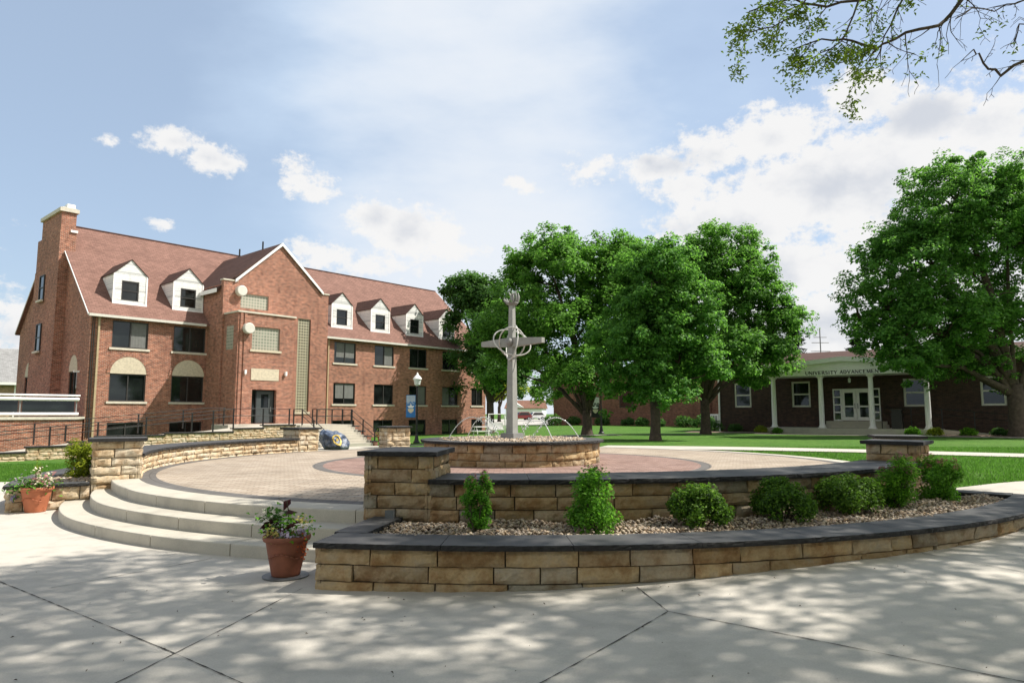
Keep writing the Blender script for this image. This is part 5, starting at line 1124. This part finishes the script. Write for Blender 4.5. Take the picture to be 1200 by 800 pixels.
# tree overhead, outside the frame on the right: shades the foreground, one bough hangs into view
def overhead():
    base = (13.0, -2.0, H(13, -2)); t = thing('honey_locust', 'overhanging feathery tree whose bough crosses the upper right sky', 'tree', base); B = Vector(base); g = np.random.default_rng(77); rr = random.Random(4)
    # canopy clumps, from the ground they shade, pushed up along the sun direction
    P = []; k = SUNV/SUNV.z; cls = []
    while len(cls) < 1380:
        x, y = g.uniform(-7, 14), g.uniform(-6, 14); e = ((x-2.5)/8.2)**2+((y-4.1)/8.3)**2
        if e > 1 or noise.noise(Vector((x*.5, y*.5, 3.1))) < -.48+.45*e**2: continue
        z = g.uniform(9., 15.); p = Vector((x, y, 0))+k*z
        if p.y > 0 and p.z-1.6 < .66*p.y+.9 and p.x < .80*p.y+1.5: continue
        cls.append(p)
    low = []
    while len(low) < 700:                                     # unseen low crown added behind the viewpoint to block ambient light
        p = Vector((g.uniform(-14, 22), g.uniform(-19, -4.5), g.uniform(3.0, 13)))
        if ((p.x-4)/18)**2+((p.y+11)/7.6)**2+((p.z-8)/6.)**2 < 1: low.append(p)
    for p in cls:
        r = g.uniform(.28, .6); n = int(30*(r/.35)**2)
        d = sph(n, g)*g.uniform(0, 1, (n, 1))**.45*r*np.array([1.2, 1.2, .5]); P.append(np.array(p)+d)
    for p in low:
        P.append(np.array(p)+sph(60, g)*g.uniform(0, 1, (60, 1))**.45*.8*np.array([1.2, 1.2, .7]))
    SZ = np.concatenate([np.full(len(q), .15 if i < len(cls) else .34) for i, q in enumerate(P)]); P = np.concatenate(P)
    N = np.array([0, 0, .8])+g.normal(0, .5, (len(P), 3)); cr = leaves('crown', P-np.array(B), N, SZ*g.uniform(.7, 1.3, len(P)), 'locust_leaf', t, .6, rng=g)
    m = MB(); m.tube([(0, 0, -.3), (0, 0, .3), (.1, .3, 3.2)], [.55, .4, .32], 14); m.build('trunk', 'bark', t, True)
    m = MB(); fk = B+Vector((.1, .3, 3.1))
    for e in [Vector(c) for c in (( 9, 3, 9.5), (7.5, 7, 10), (11, 8, 10), (12, 3, 11), (8, 0, 10), (14, 6, 9))]:
        mid = fk.lerp(e, .5)+Vector((0, 0, .8)); m.tube([fk-B, mid-B, e-B], [.2, .13, .05], 8)
        for c in rr.sample(cls, 9):
            if (c-e).length < 5: m.tube([e-B, e.lerp(c, .5)+Vector((0, 0, .3))-B, c-B], [.045, .03, .012], 6)
    m.build('limbs', 'bark', t, True)
    # the visible bough
    m = MB(); LP = []; LN = []
    def twig(p, d, ln, r, lev, leafy):
        pts = [p]; q = p.copy(); n = max(3, int(ln/.12)); dd = d.normalized()
        for i in range(n):
            dd = (dd+Vector((rr.gauss(0, .18), rr.gauss(0, .12), rr.gauss(-.01, .13)))).normalized(); q = q+dd*ln/n; pts.append(q.copy())
            if lev < 3 and rr.random() < (.62 if lev < 2 else .38):
                sd = Vector((rr.gauss(-.15, .6), rr.gauss(0, .5), rr.gauss(-.35, .5))); twig(q, dd*.8+sd, ln*rr.uniform(.3, .6), r*.5, lev+1, leafy)
            if leafy > 0 and lev >= 2 and rr.random() < leafy*.52:
                for _ in range(rr.randint(7, 15)):
                    LP.append(q+Vector((rr.gauss(0, .06), rr.gauss(0, .07), rr.gauss(-.02, .05)))); LN.append((rr.gauss(0, .5), rr.gauss(0, .5), .8))
        m.tube([x-B for x in pts], [max(.003, r*(1-.75*i/n)) for i in range(n+1)], 5)
    def bough(uv, r0, leafy, dens=1., ln=1.1):
        pts = [at(u, v, y) for u, v, y in uv]; dn = []
        for a, b in zip(pts[:-1], pts[1:]):
            s = max(2, int((b-a).length/.16)); dn += [a.lerp(b, i/s)+Vector((0, rr.gauss(0, .015), rr.gauss(0, .015))) for i in range(s)]
        dn.append(pts[-1]); k_ = len(dn)
        m.tube([x-B for x in dn], [max(.008, r0*(1-.8*i/k_)) for i in range(k_)], 7)
        for i in range(2, k_):
            if rr.random() < .72*dens:
                d = (dn[i]-dn[i-1]).normalized(); sd = Vector((rr.gauss(-.1, .5), rr.gauss(0, .5), rr.gauss(-.42, .5))); twig(dn[i], d*.6+sd, ln*rr.uniform(.25, .68), max(.007, r0*.22), 1, leafy if dn[i].x/dn[i].y*800 < 455 else leafy*.25)
    bough([(1180, -90, 9.6), (1150, -30, 9.5), (1122, 8, 9.4), (1108, 24, 9.4), (1092, 33, 9.3), (1062, 38, 9.3), (1040, 47, 9.2), (1029, 56, 9.2), (1012, 64, 9.1), (1000, 70, 9.1)], .042, .85, 1.4)
    bough([(1130, -60, 9.2), (1060, -16, 9.1), (1012, -2, 9.0), (985, 3, 9.0), (955, 7, 8.9), (930, -2, 8.9), (900, 4, 8.8), (878, 14, 8.8)], .035, 1., 1.25)
    bough([(1029, 56, 9.2), (1000, 48, 9.1), (975, 46, 9.0), (950, 50, 9.0), (930, 58, 9.0)], .02, .95, 1.1, .8)
    bough([(1070, -20, 9.6), (1052, 10, 9.5), (1038, 40, 9.4), (1031, 60, 9.4), (1026, 72, 9.4)], .018, .6, 1.2, .8)
    bough([(1010, -10, 9.), (1000, 20, 9.), (985, 50, 8.9), (962, 62, 8.9)], .016, 1., 1.2, .8)
    bough([(960, -20, 8.8), (930, 18, 8.8), (905, 34, 8.7), (880, 38, 8.7)], .014, 1., 1.2, .7)
    bough([(1260, 40, 8.5), (1205, 70, 8.4), (1175, 86, 8.4), (1158, 82, 8.4), (1147, 66, 8.4), (1141, 58, 8.4)], .03, .0, .7, .5)
    bough([(1240, -30, 9.), (1200, 2, 9.), (1165, 12, 8.9), (1140, 8, 8.9), (1120, 22, 8.9)], .016, .15, 1.1, .9)
    bough([(1245, 30, 8.9), (1215, 32, 8.9), (1195, 28, 8.8), (1188, 50, 8.8)], .012, .1, 1., .5)
    m.build('hanging_bough', 'bark', t)
    leaves('hanging_leaves', np.array(LP)-np.array(B), np.array(LN), .068, 'locust_leaf', t, .42, rng=g)
overhead()

# ------------------------------------------------------------------ shrubs, pots, bedding plants
def shrub(name, label, x, y, z, rx, rz_, n, size, mat, seed, cat='shrub', stem=True, shape='ball', flower=None, group=None, up=.5, clumpy=.3, cone=False):
    g = np.random.default_rng(seed); t = thing(name, label, cat, (x, y, z), 0, group)
    nc = 46; C = sph(nc, g); C[:, 2] = np.abs(C[:, 2])*1.0-.25 if shape == 'ball' else np.abs(C[:, 2])
    rr = g.uniform(.55, 1.0, nc)**.6; C = C*rr[:, None]
    if shape == 'upright': hh = g.uniform(0, 1, nc); a = g.uniform(0, 6.28, nc); r = np.sqrt(g.uniform(0, 1, nc))*((1.05-.72*hh) if cone else (.62+.75*hh-.5*hh*hh)); C = np.stack([np.cos(a)*r, np.sin(a)*r, hh*2-1+g.normal(0, .12, nc)], 1)
    C = C*np.array([rx, rx, rz_])*.86; C[:, 2] += rz_ if shape == 'upright' else rz_*.62
    i = g.integers(0, nc, n); dd = sph(n, g)*g.uniform(0, 1, (n, 1))**.4*rx*clumpy; P = C[i]+dd; P[:, 2] = np.maximum(P[:, 2], .015)
    ctr = np.array([0, 0, rz_*.5]); N = (P-ctr)/rx*.7+np.array([0, 0, up])+g.normal(0, .45, (n, 3))
    leaves('foliage', P, N, size*g.uniform(.6, 1.3, n), mat, t, .55, rng=g)
    m = MB()
    for q in C[::2]: m.tube([(q[0]*.12, q[1]*.12, -.03), (q[0]*.5, q[1]*.5, max(.05, q[2]*.5)), tuple(q)], [.008, .006, .003], 5)
    m.build('stems', 'stem', t)
    if flower:
        top = C[np.argsort(C[:, 2])[-flower[2]:]]; k = g.integers(0, len(top), flower[1]); F = top[k]+sph(flower[1], g)*.035+np.array([0, 0, rx*clumpy*.8]); leaves('blossoms', F, np.array([0, 0, 1])+g.normal(0, .3, (flower[1], 3)), .03, flower[0], t, .8, rng=g)
    return t
zb = .36
shrub('spirea_shrub', 'narrow upright green spirea nearest the shaded pillar', -.37, 7.25, zb, .19, .32, 2600, .040, 'spirea_leaf', 1, shape='upright', flower=('flower_pink', 90, 9))
shrub('spirea_shrub', 'loose pyramid of bright green spirea, second plant from the shaded pillar', .84, 7.32, zb, .37, .30, 4200, .042, 'spirea_leaf', 2, shape='upright', flower=('flower_pink', 30, 4), cone=True)
G_B = 'clipped boxwoods in the front bed'
shrub('boxwood_shrub', 'dark round boxwood in the middle of the front bed', 2.02, 7.52, zb, .35, .34, 7500, .038, 'boxwood_leaf', 3, group=G_B)
shrub('boxwood_shrub', 'dark round boxwood right of the middle one, against the seat wall', 3.1, 8.0, zb, .36, .34, 7500, .038, 'boxwood_leaf', 4, group=G_B)
shrub('boxwood_shrub', 'broad dark boxwood touching the pink spirea on its right', 4.12, 8.52, zb, .42, .35, 9000, .038, 'boxwood_leaf', 5, group=G_B)
shrub('spirea_shrub', 'pink topped spirea in front of the right stone pillar', 5.0, 9.1, zb, .33, .32, 6000, .038, 'spirea_leaf', 6, shape='upright', flower=('flower_pink', 420, 16))
shrub('spirea_shrub', 'pink flowering spirea at the right end of the front bed', 6.0, 9.75, zb, .34, .30, 6000, .040, 'spirea_leaf', 7, shape='upright', flower=('flower_pink', 460, 18))
shrub('golden_shrub', 'yellow green shrub in the small planter against the sunlit pillar', -8.2, 13.15, .36, .36, .34, 3200, .05, 'gold_leaf', 8, shape='upright', flower=('flower_pink', 60, 8))
for i, (s, off, r, mt, lab) in enumerate(((-3.6, 1.1, .42, 'gold_leaf', 'golden shrub at the left foot of the portico'), (-2.6, .9, .32, 'spirea_leaf', 'small green shrub beside the golden one at the portico'), (-6.2, -1.2, .5, 'maple_leaf_deep', 'dark shrub against the office wall under the left window'), (-7.6, -.8, .7, 'maple_leaf_deep', 'taller dark shrub at the left corner of the office'),
      (5.2, 1.3, .4, 'spirea_leaf', 'green shrub beside the trash can'), (6.3, 1.4, .4, 'gold_leaf', 'yellow green shrub at the base of the rightmost column'), (7.9, 1.4, .42, 'spirea_leaf', 'green shrub below the office ramp'), (10.1, 1.0, .5, 'maple_leaf', 'leafy shrub near the trunk of the huge maple'), (9.2, .6, .4, 'maple_leaf_deep', 'dark shrub between the ramp and the huge maple'), (11.6, 1.2, .4, 'spirea_leaf', 'low green shrub right of the huge maple trunk'))):
    p = ol(s, -off, 0); shrub('foundation_shrub', lab, p.x, p.y, H(p.x, p.y), r, r*.8, 900, .11, mt, 40+i, group='shrubs along the office', clumpy=.4)
for i, (u, y, r, lab) in enumerate(((800, 64, .9, 'dark bush right of the white utility cabinet'), (770, 66, .7, 'dark bush in front of the rear wall right of the second maple'), (752, 68, .7, 'low dark bush at the rear wall left of the second maple'), (735, 70, .7, 'low dark bush midway along the rear wall'), (705, 72, .8, 'dark bush behind the second lamp post'), (672, 74, .8, 'dark bush left of the forked maple trunk'), (648, 74, 1.0, 'large dark bush at the left end of the rear wall'), (822, 62, 1.0, 'dark bush behind the trunk of the tall maple'))):
    x = (u-600)/800*y; shrub('hedge_bush', lab, x, y, H(x, y), r, r*.75, 900, .22, 'maple_leaf_deep', 80+i, group='bushes along the rear wall', clumpy=.4)
def mulch_beds():
    m = MB()
    for s0, s1, o0, o1 in ((-8.3, -2.7, .2, 2.6), (6.6, 14, -.4, 2.3)):
        n = 14; vs = []
        for i in range(n+1):
            s = s0+(s1-s0)*i/n
            for k in range(5):
                o = o0+(o1+.2*math.sin(i*1.1)-o0)*k/4; p = ol(s, -o, 0); vs.append((p.x, p.y, H(p.x, p.y)+.03+.05*math.sin(k*math.pi/4)))
        m.add(vs, [(i*5+k, i*5+k+1, i*5+k+6, i*5+k+5) for i in range(n) for k in range(4)])
    o = m.build('mulch_bed', 'mulch'); o['kind'] = 'structure'
mulch_beds()

def pot(label, x, y, z, rim, h, mat, seed, kind):
    g = np.random.default_rng(seed); t = thing('flower_pot', label, 'flowerpot', (x, y, z)); rb = rim*.60
    m = MB(); m.lathe([(0, 0), (rb, 0), (rb*1.04, .02), (rim*.80, h*.55), (rim*.90, h*.84), (rim*.91, h*.86), (rim*1.0, h*.87), (rim*1.03, h*.92), (rim*1.02, h*.985), (rim*.98, h), (rim*.9, h*.99), (rim*.86, h*.86)], n=40)
    for k in range(7):                                       # raised swag on the side
        a = -math.pi/2-.75+k*.25; r = rim*.835; m.tube([(math.cos(a+q)*r*(1.0+.01), math.sin(a+q)*r*1.01, h*(.52+.07*math.sin(3*(a+q)))) for q in (0, .12, .24)], .008, 5)
    m.build('pot', mat, t, True)
    m = MB(); m.lathe([(rim*.87, h*.9), (0, h*.93)], n=24); m.build('soil', 'soil', t)
    R_ = rim
    def spray(nm, n, c, s, size, mt, asp=.6, upn=.8):
        n = max(n, 36) if 'flowers' in nm else n
        P = np.array(c)+g.normal(size=(n, 3))*np.array(s); leaves(nm, P, np.array([0, 0, upn])+g.normal(0, .5, (n, 3)), size*g.uniform(.7, 1.3, n), mt, t, asp, rng=g)
    if kind == 'dark':
        m = MB(); m.tube([(.0, 0, h), (.01, 0, h+.2), (-.01, -.01, h+.33)], [.008, .007, .004], 6); m.tube([(0, 0, h+.27), (-.06, 0, h+.33), (-.1, 0, h+.35)], .003, 5); m.build('stems', 'stem', t)
        leaves('dark_leaves', np.array([(-.16, -.10, h+.11), (-.15, -.13, h+.05), (-.10, -.08, h+.13), (.06, -.14, h+.09), (.1, -.06, h+.12), (-.03, -.15, h+.07), (-.01, 0, h+.29), (-.17, .02, h+.02), (.03, -.02, h+.2)]), g.normal(0, .4, (9, 3))+np.array([0, -.5, .5]), .16, 'purple_leaf', t, .5, rng=g)
        spray('foliage', 190, (-.02, -.02, h+.07), (.11, .11, .06), .05, 'spirea_leaf'); spray('foliage', 90, (-.12, -.02, h+.17), (.08, .06, .05), .055, 'maple_leaf_deep'); spray('foliage', 60, (.17, -.02, h+.06), (.06, .06, .06), .04, 'spirea_leaf')
        spray('white_flowers', 110, (-.16, -.03, h+.16), (.07, .06, .05), .025, 'flower_white', .9); spray('white_flowers', 40, (-.02, -.1, h+.11), (.06, .04, .03), .024, 'flower_white', .9); spray('yellow_flowers', 34, (.17, -.05, h+.13), (.04, .04, .03), .034, 'flower_yellow', .9); spray('yellow_flowers', 10, (-.09, -.18, h+.04), (.03, .02, .03), .038, 'flower_yellow', .9)
        spray('lilac_flowers', 34, (.03, -.17, h+.03), (.09, .03, .02), .036, 'flower_lilac', .9); spray('lilac_flowers', 22, (.17, -.12, h+.04), (.04, .03, .02), .036, 'flower_lilac', .9); spray('orange_flowers', 22, (.2, -.12, h*.72), (.02, .03, .07), .03, 'flower_orange', .8)
        m = MB(); n = 28; m.lathe([(0, .0), (R_*.98, .0), (R_*1.0, .010), (R_*.97, .012), (0, .012)], (0, -.0, -.012), 36); m.build('saucer', 'grey_plastic', t)
    elif kind == 'pink':
        spray('foliage', 300, (-.03, 0, h+.04), (.16, .13, .06), .06, 'maple_leaf'); spray('trailing_foliage', 110, (-.24, -.06, h-.03), (.06, .08, .07), .06, 'maple_leaf'); spray('white_flowers', 70, (.06, -.08, h+.17), (.10, .08, .08), .045, 'flower_white', .9); spray('pink_flowers', 46, (.14, -.1, h+.1), (.1, .06, .06), .05, 'flower_pink', .9); spray('lilac_flowers', 40, (-.16, -.08, h+.07), (.08, .06, .05), .045, 'flower_lilac', .9); spray('lilac_flowers', 10, (-.28, -.12, h-.16), (.02, .03, .02), .05, 'flower_lilac', .9)
        m = MB(); 
        for k in range(9): m.tube([(g.normal(0, .03), 0, h), (g.normal(0, .04), 0, h+.16), (g.normal(0, .05), 0, h+.3+g.normal(0, .04))], .004, 5)
        m.build('plume_stems', 'stem', t); spray('plumes', 60, (0, 0, h+.28), (.03, .03, .06), .035, 'gold_leaf', .4)
    else:
        spray('foliage', 160, (0, 0, h+.14), (.16, .16, .08), .10, 'gold_leaf'); spray('yellow_flowers', 40, (0, -.08, h+.17), (.14, .1, .07), .07, 'flower_yellow', .9)
    return t
pot('brown terracotta flowerpot with dark leaves beside the planter corner in shade', -2.22, 6.9, H(-2.22, 6.9)+.026, .222, .385, 'terracotta_shaded', 91, 'dark')
pot('bright orange flowerpot with white and pink flowers at far left', -7.72, 11.28, H(-7.72, 11.28)+.01, .235, .40, 'terracotta', 92, 'pink')
p = hl(12.3, -11.6, 0); pot('small orange flowerpot at the foot of the entrance stairs', p.x, p.y, H(p.x, p.y)+.03, .3, .5, 'terracotta', 93, 'far')

# ------------------------------------------------------------------ lawns close to the pavement and litter
def grass():
    g = np.random.default_rng(55); XY = []
    def region(n, x0, x1, y0, y1, ok, pw=1.):
        x = g.uniform(x0, x1, n); y = y0+(y1-y0)*g.uniform(0, 1, n)**pw; k = ok(x, y); XY.append(np.stack([x[k], y[k]], 1))
    clear = lambda x, y: (np.hypot(x, y-CY) > 9.75)
    region(70000, -24, -8.3, 16.12, 27, lambda x, y: clear(x, y) & (x > -.8*y), 1.5)
    wy = lambda x: np.interp(x, [3.2, 6, 10.5, 14.2, 24], [24.6, 23.5, 21.5, 18.9, 12.2])
    region(110000, 6.5, 25, 11.84, 24, lambda x, y: (np.hypot(x, y-CY) > 8.4) & ((x > 7.3) | (y > 15)) & (x < .8*y+.6) & (np.abs(y-wy(x)) > 1.12), 1.4)
    P = np.concatenate(XY); n = len(P); z = Hn(P[:, 0], P[:, 1]); h = g.uniform(.035, .075, n); a = g.uniform(0, 6.283, n); w = g.uniform(.006, .011, n); l = g.normal(0, .022, (n, 2))
    b = np.stack([np.cos(a)*w, np.sin(a)*w, np.zeros(n)], 1); c = np.stack([P[:, 0], P[:, 1], z-.005], 1); tip = c+np.stack([l[:, 0], l[:, 1], h], 1)
    V = np.stack([c-b, c+b, tip], 1).reshape(-1, 3); F = np.arange(3*n).reshape(-1, 3)
    tag(np_mesh('lawn_grass', V, F, 'grass_blade'), 'short mown green grass beside the pavement', 'grass', kind='stuff')
    n = 420; x = g.uniform(-7, 6.5, n); y = g.uniform(2.6, 10, n); k = np.hypot(x, y-CY) > 10.2; x, y = x[k], y[k]; z = Hn(x, y)+.019; P = np.stack([x, y, z], 1)
    tag(leaves('leaf_litter', P, np.array([0, 0, 1.])+g.normal(0, .25, (len(P), 3)), g.uniform(.008, .03, len(P)), 'litter_leaf', None, .4, rng=g), 'brown leaf bits and twigs scattered over the concrete', 'leaf litter', kind='stuff')
grass()
